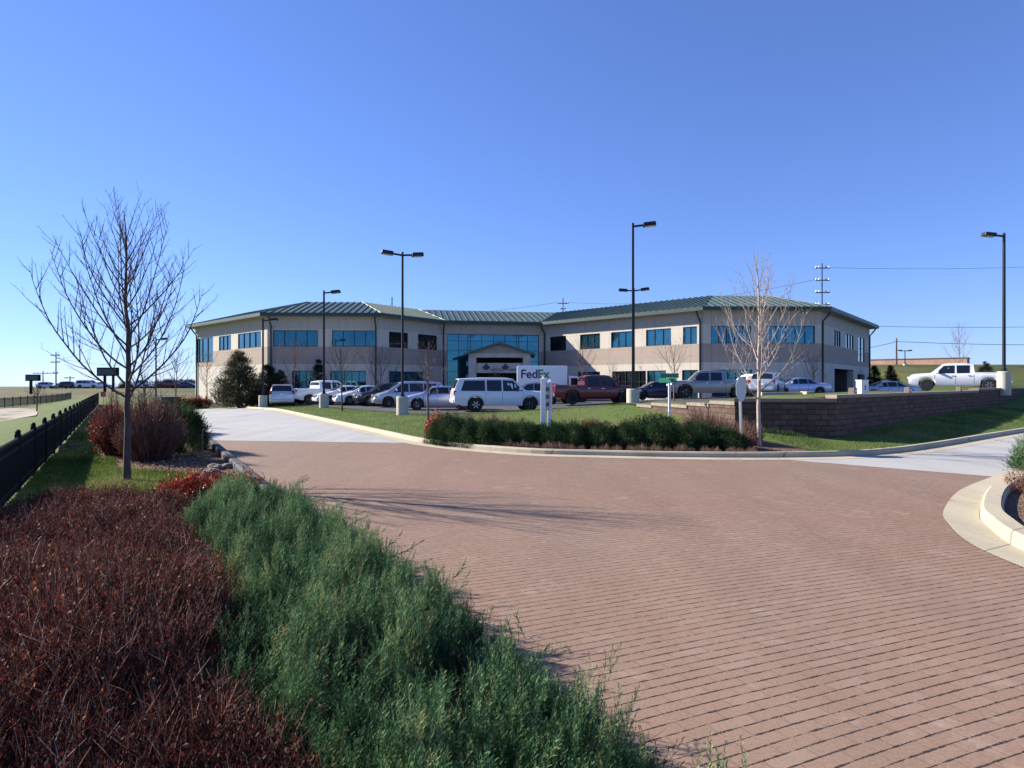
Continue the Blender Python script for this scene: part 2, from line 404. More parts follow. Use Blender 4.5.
    M['tantwig'] = leafy('dormant_stems', [(0, (.10, .055, .045)), (.5, (.22, .13, .10)), (1, (.42, .30, .22))], .85, .1)
    M['blade'] = leafy('grass_blades', [(0, (.035, .07, .012)), (.4, (.085, .15, .022)), (.75, (.15, .215, .04)), (1, (.33, .28, .12))], .7, .3)
    M['litter'] = leafy('fallen_leaves', [(0, (.10, .06, .04)), (.5, (.26, .16, .10)), (1, (.45, .32, .20))], .8, .2)
make_materials()

# ------------------------------------------------------------------ sheets of ground
def grid_lines(lo, hi, step):
    return np.arange(math.ceil(lo/step)*step, hi, step)
def sheet(name, pts, off, mat, step=2.0, hf=base_h, thick=0, **tg):
    bm = bmesh.new()
    vs = [bm.verts.new((p[0], p[1], 0)) for p in pts]
    f = bm.faces.new(vs); f.normal_update()
    if f.normal.z < 0: f.normal_flip()
    bmesh.ops.triangulate(bm, faces=bm.faces[:])
    xs = [p[0] for p in pts]; ys = [p[1] for p in pts]
    if step:
        for ax, (lo, hi) in ((0, (min(xs), max(xs))), (1, (min(ys), max(ys)))):
            for c in grid_lines(lo+.01, hi-.01, step):
                co = [0, 0, 0]; co[ax] = c; no = [0, 0, 0]; no[ax] = 1
                bmesh.ops.bisect_plane(bm, geom=bm.verts[:]+bm.edges[:]+bm.faces[:], plane_co=co, plane_no=no)
    for v in bm.verts: v.co.z = hf(v.co.x, v.co.y)+off
    bmesh.ops.recalc_face_normals(bm, faces=bm.faces[:])
    me = bpy.data.meshes.new(name); bm.to_mesh(me); bm.free()
    if sum(p.normal.z for p in me.polygons) < 0: me.flip_normals()
    me.materials.append(mat)
    o = link(name, me)
    if 'kind' not in tg: tg['kind'] = 'structure'
    return tag(o, **tg)
def smooth_line(pts, n=6):
    P = [Vector((p[0], p[1])) for p in pts]; out = []
    for i in range(len(P)-1):
        a = P[max(0, i-1)]; b = P[i]; c = P[i+1]; d = P[min(len(P)-1, i+2)]
        for k in range(n):
            t = k/n
            out.append(tuple(.5*((2*b)+(c-a)*t+(2*a-5*b+4*c-d)*t*t+(3*b-a-3*c+d)*t**3)))
    out.append(tuple(P[-1])); return out
def offset_line(pts, d):
    out = []
    for i, p in enumerate(pts):
        a = Vector(pts[max(0, i-1)]); b = Vector(pts[min(len(pts)-1, i+1)])
        t = (b-a).normalized(); n = Vector((-t.y, t.x)); out.append((p[0]+n.x*d, p[1]+n.y*d))
    return out
def strip(name, A, B, off, mat, hf=base_h, **tg):
    mb = MB()
    for i in range(len(A)-1):
        q = [A[i], A[i+1], B[i+1], B[i]]
        mb.poly([(p[0], p[1], hf(*p)+off) for p in q])
    o = mb.build(name, mat)
    if sum(p.normal.z for p in o.data.polygons) < 0: o.data.flip_normals()
    return tag(o, kind='structure', **tg)
def kerb(name, line, w, h, mat, hf=base_h, sgn=1):
    """raised kerb along 'line', body lying to the left of travel (sgn=1)"""
    mb = MB(); r = .03
    prof = [(0, -.05), (0.015, h-r), (.015+r, h), (w-r, h), (w, h-r), (w, -.05)]
    rings = []
    lines = [offset_line(line, sgn*d) for d, _ in prof]
    for i in range(len(line)): rings.append([(lines[k][i][0], lines[k][i][1], hf(*line[i])+prof[k][1]) for k in range(len(prof))])
    for i in range(len(line)-1):
        for k in range(len(prof)-1): mb.poly([rings[i][k], rings[i+1][k], rings[i+1][k+1], rings[i][k+1]])
    mb.poly(rings[0]); mb.poly(rings[-1])
    o = mb.build(name, mat)
    bm = bmesh.new(); bm.from_mesh(o.data); bmesh.ops.remove_doubles(bm, verts=bm.verts, dist=1e-4); bmesh.ops.recalc_face_normals(bm, faces=bm.faces[:]); bm.to_mesh(o.data); bm.free()
    return tag(o, kind='structure')

def Lx(y): return 1.89-.577*y
LEFT = [(Lx(y), y) for y in (-6, -2, 0, 2, 4, 6, 8, 10, 12, 14, 16, 18, 22, 26, 30, 34, 38, 42, 46, 50, 54)]
RK = smooth_line([(-24.2, 56), (-20.5, 49.6), (-16.5, 42.7), (-10.4, 31.7), (-4.7, 21.3), (-2.2, 16.9), (.1, 14.75), (1.93, 14.15), (4, 13.8), (6.1, 13.8), (8.2, 14.35), (10.7, 16.1), (13.95, 18.75), (20, 23.6), (32, 33.2), (46, 44.4)], 6)
ISL_OUT = smooth_line([(30, 28.2), (18, 18.6), (12, 13.8), (9.2, 11.75), (8.0, 10.75), (6.62, 9.48), (5.35, 7.94), (4.87, 7.11), (4.59, 6.48), (4.45, 5.9), (4.38, 5.0), (4.4, 3.5), (5.0, 1.0), (7, -3)], 5)

def build_ground():
    # one big ground sheet: fine close by, coarse far away
    def axis(lo, hi, near0, near1, st):
        a = list(np.arange(near0, near1+1e-6, st)); d = st
        x = near1
        while x < hi: d *= 1.45; x += d; a.append(min(x, hi))
        d = st; x = near0
        while x > lo: d *= 1.45; x -= d; a.insert(0, max(x, lo))
        return a
    xs = axis(-2500, 2500, -60, 60, 2.0); ys = axis(-600, 2500, -8, 120, 2.0)
    V = [(x, y, base_h(x, y)) for y in ys for x in xs]; nx = len(xs)
    Fc = [[j*nx+i, j*nx+i+1, (j+1)*nx+i+1, (j+1)*nx+i] for j in range(len(ys)-1) for i in range(nx-1)]
    tag(link('ground', gmesh('ground', V, Fc, M['lawn'], smooth=True)), kind='structure')
    rk = RK
    i18 = min(range(len(rk)), key=lambda i: abs(rk[i][1]-17.4)+(0 if rk[i][0] < 0 else 99))
    i6 = min(range(len(rk)), key=lambda i: abs(rk[i][0]-5.9))
    g1 = offset_line(rk, -.42)      # road side edge of gutter
    isl_g = ISL_OUT
    # driveway of pavers
    itip = min(range(len(isl_g)), key=lambda i: abs(isl_g[i][0]-8.2)+abs(isl_g[i][1]-11))
    poly = [(Lx(-6), -6)]+[(7, -6)]+isl_g[itip:][::-1]+[g1[k] for k in range(i6, i18-1, -1)]+[(-8.5, 18.0)]
    sheet('paved_driveway', poly, .016, M['pavers'], 2.0)
    poly = [(-8.5, 18.0)]+[g1[k] for k in range(i18, -1, -1)]+[(-27.5, 52), (Lx(46), 46), (Lx(30), 30)]
    sheet('entry_street', poly, .018, M['street'], 2.0)
    poly = [g1[i] for i in range(i6, len(g1))]+[(44, 41), (30, 28.2)]+isl_g[1:itip+1]
    sheet('side_street', poly, .018, M['street'], 2.0)
    strip('gutter', rk, g1, .021, M['gutter'])
    kerb('kerb', rk, .18, .13, M['gutter'], sgn=1)
    kerb('kerb', LEFT, .18, .15, M['dark_kerb'], sgn=1)
    # island on the right
    isl_in = offset_line(isl_g, .36)
    strip('gutter', isl_g, isl_in, .021, M['gutter'])
    kerb('kerb', isl_in, .24, .15, M['gutter'], sgn=1)
    isl_bed = offset_line(isl_in, .21)
    sheet('island_mulch_bed', isl_bed+[(30, -3)], .06, M['mulch'], 2.0)
    # parking lot
    lot = [(-19.5, 54), (-17.7, 51), (-11.5, 42.7), (-6.2, 35.3), (-4.2, 33.2), (1, 34), (6, 36.5), (10, 38.5), (16, 39.5), (24, 39.0), (30, 39.6), (54, 58), (54, 74), (44, 74), (30, 62), (-19.5, 62)]
    sheet('parking_lot', lot, .02, M['asphalt'], 2.0)
    # beds
    sheet('planting_bed', [(Lx(-5)-.2, -5), (Lx(17)-.2, 17), (Lx(17)-2.0, 17), (-8.3, 13.4), (-7.4, 11.9), (-5.6, 11.2), (-4.8, 9.2), (-5.2, 7.4), (-5.2, 4), (-4, -5)], .02, M['mulch'], 2.0)
    bed = offset_line(rk, .16); i0 = min(range(len(bed)), key=lambda i: abs(bed[i][0]+2.4)+abs(bed[i][1]-17)); i1 = min(range(len(bed)), key=lambda i: abs(bed[i][0]-6.8)+abs(bed[i][1]-13.9))
    sheet('shrub_bed', bed[i0:i1+1]+[(7.0, 15.6), (5.5, 17.4), (2, 17.8), (-.6, 18.4), (-2.0, 18.2)], .05, M['mulch'], 1.0)
    sheet('footpath', [(-27.5, 37), (-44, 37), (-70, 66), (-45, 61)], .03, M['path'], 2.0)
build_ground()

# ------------------------------------------------------------------ retaining wall and terrace
WALL = [(5.0, 25.5), (6.27, 18.0), (8.9, 17.6), (24, 32), (46, 53)]
WTOP = [.80, 1.17, 1.30, 1.36, 1.5]
def wall_at(x, y):
    best = (1e9, 0, 0)
    for i in range(len(WALL)-1):
        d, t = seg_dist(x, y, WALL[i], WALL[i+1])
        if d < best[0]: best = (d, i, t)
    d, i, t = best
    return d, lerp(WTOP[i], WTOP[i+1], t)
def terrace_h(x, y):
    d, top = wall_at(x, y); k = ss(0, 15, d) if x < 22 else ss(0, 6, d)
    return lerp(top-.06, base_h(x, y)+.06, k)
def build_terrace():
    t = empty('retaining_wall', (WALL[1][0], WALL[1][1], 0), 0, 'tan block retaining wall below the parked pickups, its street side in deep shade', 'retaining wall')
    o = Vector((WALL[1][0], WALL[1][1], 0))
    dense = []
    for i in range(len(WALL)-1):
        n = max(2, int((Vector(WALL[i+1])-Vector(WALL[i])).length/1.5))
        for k in range(n):
            s = k/n; dense.append((lerp(WALL[i][0], WALL[i+1][0], s), lerp(WALL[i][1], WALL[i+1][1], s), lerp(WTOP[i], WTOP[i+1], s)))
    dense.append((*WALL[-1], WTOP[-1]))
    fr = [(a, b) for a, b, _ in dense]; bk = offset_line(fr, .32)
    mb = MB(); cp = MB(); u = 0
    fo = offset_line(fr, -.04); bo = offset_line(fr, .36)
    for i in range(len(dense)-1):
        L = math.hypot(fr[i+1][0]-fr[i][0], fr[i+1][1]-fr[i][1])
        a, b, c, d = fr[i], fr[i+1], bk[i+1], bk[i]; za = round(dense[i][2]/.1)*.1-.10; zb = za
        P = lambda p, z: Vector((p[0], p[1], z))-o
        def quad(m, pts, u0, u1, z0, z1): m.poly(pts, 0, [(u0, z0), (u1, z0), (u1, z1), (u0, z1)])
        quad(mb, [P(a, -.6), P(b, -.6), P(b, zb), P(a, za)], u, u+L, -.6, za)
        quad(mb, [P(c, -.6), P(d, -.6), P(d, za), P(c, zb)], u, u+L, -.6, za)
        mb.poly([P(a, za), P(b, zb), P(c, zb), P(d, za)])
        for q in ((a, d), (b, c)): quad(mb, [P(q[0], -.6), P(q[1], -.6), P(q[1], za), P(q[0], za)], 0, .32, -.6, za)
        A, B, C_, D = fo[i], fo[i+1], bo[i+1], bo[i]
        z0 = za+.003; z1 = za+.10
        for q in ([P(A, z0), P(B, z0), P(B, z1), P(A, z1)], [P(C_, z0), P(D, z0), P(D, z1), P(C_, z1)], [P(A, z1), P(B, z1), P(C_, z1), P(D, z1)], [P(D, z0), P(A, z0), P(A, z1), P(D, z1)], [P(B, z0), P(C_, z0), P(C_, z1), P(B, z1)], [P(D, z0), P(C_, z0), P(B, z0), P(A, z0)]): cp.poly(q)
        u += L
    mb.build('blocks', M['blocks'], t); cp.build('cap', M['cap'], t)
    inner = offset_line([(a, b) for a, b in WALL], .34)
    sheet('terrace_lawn', inner+[(48, 56), (30, 40.1), (24, 39.4), (16, 39.9), (10, 39), (6.5, 36.5), (4.5, 32)], 0.0, M['lawn'], 1.0, terrace_h)
    # small lights and pedestal on the wall
    for xx, Y, lab in ((857, 19.7, 'small tan block light on the wall beside the white utility pedestal'), (912, 22.6, 'small tan block light on the wall under the white pickup front bumper'), (963, 27.0, 'small tan block light on the wall under the white pickup doors')):
        x = px(xx, Y); d, top = wall_at(x, Y); Yw = Y+.1
        e = empty('wall_light', (x-.02, Yw+.1, round(top/.1)*.1-.02), math.atan2(14.4, 15.1), lab, 'wall light', 'block lights along the retaining wall')
        m = MB(); m.box((0, 0, .10), (.26, .18, .20)); m.build('housing', M['cap'], e, bevel=.015)
        m = MB(); m.box((0, -.095, .10), (.17, .012, .09)); m.build('lens', M['lens'], e)
    x = px(865.5, 22.0)
    e = empty('utility_pedestal', (x, 22.2, 1.15), .35, 'white utility pedestal with a dark mark standing behind the retaining wall', 'utility box')
    m = MB(); m.box((0, 0, .28), (.33, .24, .56)); m.build('cabinet', M['white_paint'], e, bevel=.02)
    m = MB(); m.box((0, 0, .575), (.36, .27, .03)); m.build('lid', M['white_paint'], e, bevel=.01)
    m = MB(); m.box((0, -.124, .34), (.02, .006, .17)); m.box((0, -.124, .36), (.09, .005, .022)); m.box((0, -.124, .28), (.06, .005, .03)); m.build('emblem', M['ink'], e)
    m = MB(); a = (px(762, 29), 29.2); b = (px(814, 29), 29.6)
    ang = math.atan2(b[1]-a[1], b[0]-a[0]); L = math.hypot(b[0]-a[0], b[1]-a[1])
    m.box((0, 0, .08), (L, .3, .16)); m.box((L/2-.2, -.25, .04), (.4, .5, .30))
    o = m.build('parking_kerb', M['gutter'], None, loc=((a[0]+b[0])/2, (a[1]+b[1])/2, terrace_h((a[0]+b[0])/2, 29.4)), rz=ang, bevel=.015)
    tag(o, 'pale concrete parking kerb with a block end on the terrace lawn', 'kerb')
build_terrace()

# ------------------------------------------------------------------ office building
EZ = 8.0
EAVE = []
for (xx, yy) in ((186, 325.5), (260, 312.6), (381, 313), (445, 320.5), (541, 322.2), (703, 306.6), (831, 306.8), (879, 326)):
    Y = (EZ-EYE)*F/(CY-yy); EAVE.append((px(xx, Y), Y))
EAVE += [(38, 80), (24, 90), (2, 88), (-24, 90), (-36, 80)]
def inset(poly, d):
    out = []; n = len(poly)
    for i in range(n):
        p0, p1, p2 = Vector(poly[i-1]), Vector(poly[i]), Vector(poly[(i+1) % n])
        a = (p1-p0).normalized(); b = (p2-p1).normalized()
        na = Vector((-a.y, a.x)); nb = Vector((-b.y, b.x))      # polygon runs counter-clockwise: inside is left
        bis = (na+nb); k = 1/max(.35, (1+na.dot(nb))); q = p1+bis*d*k
        out.append((q.x, q.y))
    return out
def build_building():
    root = empty('office_building', (0, 60, 0), 0, 'long two storey tan office building with green metal roof and teal windows', 'office building')
    O = Vector((0, 60, 0))
    Wp = inset(EAVE, .85)
    Rp = inset(EAVE, 6.0); RZ = EZ+1.72
    N = len(EAVE); VIS = 7
    # roof
    rb = MB(); fa = MB(); so = MB()
    for i in range(N):
        j = (i+1) % N
        P = Vector((*EAVE[i], EZ)); Q = Vector((*EAVE[j], EZ)); P2 = Vector((*Rp[i], RZ)); Q2 = Vector((*Rp[j], RZ))
        rb.poly([P-O, Q-O, Q2-O, P2-O])
        fb = Vector((0, 0, -.28))
        a = (Q-P).normalized(); n = Vector((-a.y, a.x, 0))
        fa.poly([P-n*.02+fb-O, Q-n*.02+fb-O, Q-n*.02+Vector((0, 0, .02))-O, P-n*.02+Vector((0, 0, .02))-O])
        so.poly([P+fb-O, Q+fb-O, Vector((*Wp[j], EZ-.28))-O, Vector((*Wp[i], EZ-.28))-O])
        if i < VIS:
            L = (Q-P).length; up = P2-P; du = up.dot(a); vv = up-a*du; L2 = (Q2-P).dot(a)
            nrm = a.cross(vv).normalized(); 
            s = .35
            u = min(0, du)+.3
            while u < max(L, L2):
                v0, v1 = 0, 1
                if du > 0 and u < du: v1 = min(v1, u/du)
                if du < 0 and u < 0: v0 = max(v0, u/du)
                if L2 < L and u > L2: v1 = min(v1, (L-u)/(L-L2))
                if L2 > L and u > L: v0 = max(v0, (u-L)/(L2-L))
                if v1-v0 > .05:
                    A = P+a*u+vv*v0; B = P+a*u+vv*v1
                    w = a*.03; h = nrm*.07
                    for q in ([A-w, B-w, B-w+h, A-w+h], [A+w+h, B+w+h, B+w, A+w], [A-w+h, B-w+h, B+w+h, A+w+h], [A-w, A-w+h, A+w+h, A+w]): rb.poly([x-O for x in q])
                u += .62
            # hip cap
            for (E, R_) in ((P, P2),):
                rb.tube([E-O+Vector((0, 0, .03)), R_-O+Vector((0, 0, .03))], .05, 5)
    rb.poly([Vector((*p, RZ))-O for p in Rp])
    rb.build('roof', M['roof'], root); fa.build('fascia', M['fascia'], root); so.build('soffit', M['soffit'], root)
    wb = MB()
    def facade(i, ops):
        P = Vector((*Wp[i], 0)); Q = Vector((*Wp[(i+1) % N], 0)); L = (Q-P).length; a = (Q-P)/L; n = Vector((a.y, -a.x, 0))
        z0, z1 = -1.8, EZ-.28
        def uof(xx):   # where this photo column's bearing meets the facade
            k = (xx-CX)/F; return (k*P.y-P.x)/(a.x-k*a.y)
        rects = []
        for op in ops:
            u0, u1 = uof(op[0]), uof(op[1])
            rects.append((max(.15, u0), min(L-.15, u1), op[2], op[3], op[4], op[5] if len(op) > 5 else {}))
        us = sorted({0, L, *[r[0] for r in rects], *[r[1] for r in rects]}); zs = sorted({z0, z1, *[r[2] for r in rects], *[r[3] for r in rects]})
        for ui in range(len(us)-1):
            for zi in range(len(zs)-1):
                um = (us[ui]+us[ui+1])/2; zm = (zs[zi]+zs[zi+1])/2
                if any(r[0] < um < r[1] and r[2] < zm < r[3] for r in rects): continue
                q = [(us[ui], zs[zi]), (us[ui+1], zs[zi]), (us[ui+1], zs[zi+1]), (us[ui], zs[zi+1])]
                wb.poly([P+a*u+Vector((0, 0, z))-O for u, z in q], 0, [(u+i*37, z) for u, z in q])
        for (u0, u1, za, zb, typ, kw) in rects:
            D = kw.get('deep', .07 if i in (0, 6) else .12)
            pt = lambda u, z, d=0: P+a*u-n*d+Vector((0, 0, z))-O
            for (A, B) in (((u0, za), (u1, za)), ((u1, za), (u1, zb)), ((u1, zb), (u0, zb)), ((u0, zb), (u0, za))):
                wb.poly([pt(*A), pt(*B), pt(*B, D), pt(*A, D)], 0, [(A[0]+i*37+.5, A[1]), (B[0]+i*37+.5, B[1]), (B[0]+i*37+.5, B[1]), (A[0]+i*37+.5, A[1])])
            rz = math.atan2(a.y, a.x)
            if typ == 'gap':
                g = MB(); c = [(u0-.02, za), (u1+.02, za), (u1+.02, zb+.02), (u0-.02, zb+.02)]
                w = 6.0
                for k in range(4):
                    A, B = c[k], c[(k+1) % 4]
                    if k == 0: pass
                    g.poly([pt(*A, D), pt(*B, D), pt(*B, w), pt(*A, w)])
                if not kw.get('through'): g.poly([pt(*p, w) for p in c])
                g.build('carport', M['carport'], root); continue
            cols, rows = kw.get('cols', 4), kw.get('rows', [.5] if typ == 'shop' else [])
            fr = MB(); t = .055
            W, Hh = u1-u0, zb-za
            def bar(uc, zc, su, sz, dd=.0): fr.box(pt(uc, zc, D-.03+dd), (su, .08, sz), rz)
            bar((u0+u1)/2, za+t/2, W, t); bar((u0+u1)/2, zb-t/2, W, t); bar(u0+t/2, (za+zb)/2, t, Hh-2*t-.004); bar(u1-t/2, (za+zb)/2, t, Hh-2*t-.004)
            for k in range(1, cols): bar(u0+W*k/cols, (za+zb)/2, t*.8, Hh-2*t-.004, .003)
            for r in rows: bar((u0+u1)/2, za+Hh*r, W-2*t-.004, t*.7, .006)
            f = fr.build('window', M['mullion'], root)
            g = MB(); g.poly([pt(u0, za, D), pt(u1, za, D), pt(u1, zb, D), pt(u0, zb, D)])
            g.build('pane', M['dark_glass'] if typ == 'dark' else M['glass'], f)
        # downspout at the start corner
        return P, a, n, L
    wl, wh = 5.02, 6.5
    facade(0, [(197, 213, 3.9, 6.55, 'win', {'cols': 3, 'rows': [.3]}), (219, 231, wl, wh, 'win', {'cols': 3}), (238, 261, wl, wh, 'win', {'cols': 4})])
    facade(1, [(273, 318, wl, wh, 'win', {'cols': 4}), (332, 378, wl, wh, 'win', {'cols': 4}), (292, 313, .0, 2.8, 'shop', {'cols': 3, 'rows': [.62]}), (330, 366, .0, 2.8, 'shop', {'cols': 5, 'rows': [.62]})])
    facade(2, [(389, 408, wl, wh, 'dark', {'cols': 3}), (418, 437, wl, wh, 'dark', {'cols': 3}), (389, 424, .0, 2.8, 'shop', {'cols': 6, 'rows': [.62]})])
    facade(3, [(447, 539, -.2, 6.72, 'win', {'cols': 8, 'rows': [.12, .28, .44, .60, .76, .9]})])
    facade(4, [(550, 566, wl, wh, 'dark', {'cols': 3}), (580, 600, wl, wh, 'win', {'cols': 3}), (611, 632, wl, wh, 'win', {'cols': 3}), (646, 671, wl, wh, 'win', {'cols': 3}), (683, 697, wl, wh, 'win', {'cols': 2}),  # leftmost upper window: the shadow there is put into its dark glass colour
               (578, 600, .3, 2.8, 'shop', {'cols': 3, 'rows': [.6]}), (612, 646, .3, 2.8, 'dark', {'cols': 5, 'rows': [.6]}), (647, 666, .3, 2.8, 'shop', {'cols': 3, 'rows': [.6]}), (682, 698, .3, 2.8, 'shop', {'cols': 2, 'rows': [.6]})])
    facade(5, [(711, 751, wl, wh, 'win', {'cols': 5}), (767, 815, wl, wh, 'win', {'cols': 5}), (712, 752, .5, 2.8, 'shop', {'cols': 5, 'rows': [.6]})])
    facade(6, [(833.5, 840.5, wl, wh, 'win', {'cols': 3}), (845.5, 853.5, wl, wh, 'win', {'cols': 3}), (858, 864.5, 3.9, 6.55, 'win', {'cols': 2, 'rows': [.3]}),
               (834.5, 853.5, -1.7, 3.0, 'gap', {'through': False, 'deep': .6}), (857.5, 864.5, -1.7, 2.6, 'gap', {'deep': .5})])
    for i in range(7, N):
        P = Vector((*Wp[i], 0)); Q = Vector((*Wp[(i+1) % N], 0)); L = (Q-P).length
        q = [(0, -1.8), (L, -1.8), (L, EZ-.28), (0, EZ-.28)]
        wb.poly([P+(Q-P)/L*u+Vector((0, 0, z))-O for u, z in q], 0, [(u+i*37, z) for u, z in q])
    wb.build('wall', M['wall'], root)
    for i, off in ((0, .6), (1, .35), (2, -.2), (3, .25), (4, .25), (5, -.35), (6, .25), (7, -.4)):
        w = Vector((*Wp[i], 0)); nx_ = Vector((*Wp[(i+1) % N], 0)); pv = Vector((*Wp[i-1], 0))
        dr = (nx_-w).normalized() if off >= 0 else (pv-w).normalized()
        nn = (Vector((dr.y, -dr.x, 0)) if off >= 0 else Vector((-dr.y, dr.x, 0)))
        b = w+dr*abs(off)+nn*.09
        e = Vector((*EAVE[i], EZ-.22)); m = MB()
        m.tube([b+nn*.6+Vector((0, 0, EZ-.33))-O, b+nn*.3+Vector((0, 0, EZ-.75))-O, b+Vector((0, 0, EZ-1.1))-O, b+Vector((0, 0, -1.2))-O], .075, 6)
        m.build('downspout', M['downspout'], root, smooth=50)
    # entrance portico
    Pc = Vector((*Wp[3], 0)); Qc = Vector((*Wp[4], 0)); a = (Qc-Pc).normalized()
    Yp = 60.5; xl, xr = px(467.5, Yp), px(531.5, Yp); xm = (xl+xr)/2
    t = empty('portico', (xm-O.x, Yp-O.y, 0)); t.parent = root
    wz = pz(351.5, Yp); az = pz(342, Yp); hw = (xr-xl)/2
    m = MB()
    for sx in (-1, 1): m.box((sx*(hw-.45), .5, wz/2-.6), (.72, 1.0, wz+1.2-.3))
    m.box((0, .5, wz-1.55), (2*hw-1.6, .5, .95))
    m.box((0, .5, wz-.36), (2*hw-.18, .96, .42))
    m.build('frame', M['column_stucco'], t, bevel=.02)
    m = MB()
    for y in (.02, .98): m.poly([(-hw+.1, y, wz-.14), (hw-.1, y, wz-.14), (0, y, az-.25)])
    m.build('pediment', M['pediment'], t)
    m = MB(); ex = .35
    for sx in (-1, 1):
        m.poly([(sx*(hw+ex), -.4, wz-.2), (0, -.4, az), (0, 5.2, az), (sx*(hw+ex), 5.2, wz-.2)])
        m.poly([(sx*(hw+ex), -.4, wz-.42), (0, -.4, az-.22), (0, -.4, az), (sx*(hw+ex), -.4, wz-.2)])
        m.poly([(sx*(hw+ex), -.4, wz-.42), (0, -.4, az-.22), (0, 5.2, az-.22), (sx*(hw+ex), 5.2, wz-.42)])
    m.build('canopy_roof', M['roof'], t)
    m = MB(); m.box((0, 5.0, 1.5), (2*hw-1.5, .1, 5.4)); m.build('doorway', M['dark'], t)
    # sign letters on the beam: two leafy emblems and low lettering, unreadable at this distance
    m = MB(); rr = random.Random(3); zc = wz-1.62; y0 = .235
    def emblem(x, s):
        for dx, dz, r in ((0, .1, .17), (-.18, .0, .13), (.18, .02, .13), (-.08, -.12, .11), (.1, -.1, .11), (0, .24, .1)):
            m.lathe([(.01, -.02), (r*s, -.015), (r*s, .015), (.01, .02)], (x+dx*s, y0, zc+.12+dz*s), 'Y', 9)
    emblem(-1.25, 1.15); emblem(.55, 1.1)
    for x0, n_ in ((-.85, 7), (.95, 5)):
        x = x0
        for k in range(n_):
            w = rr.uniform(.09, .14); h = rr.uniform(.2, .26)
            m.box((x, y0, zc-.12), (.04, .03, h)); m.box((x+w/2, y0+.001, zc-.12+rr.choice((-1, 1))*h*.4), (w, .028, .05)); x += w+.06
    m.build('sign_lettering', M['letter'], t)
    return root
build_building()

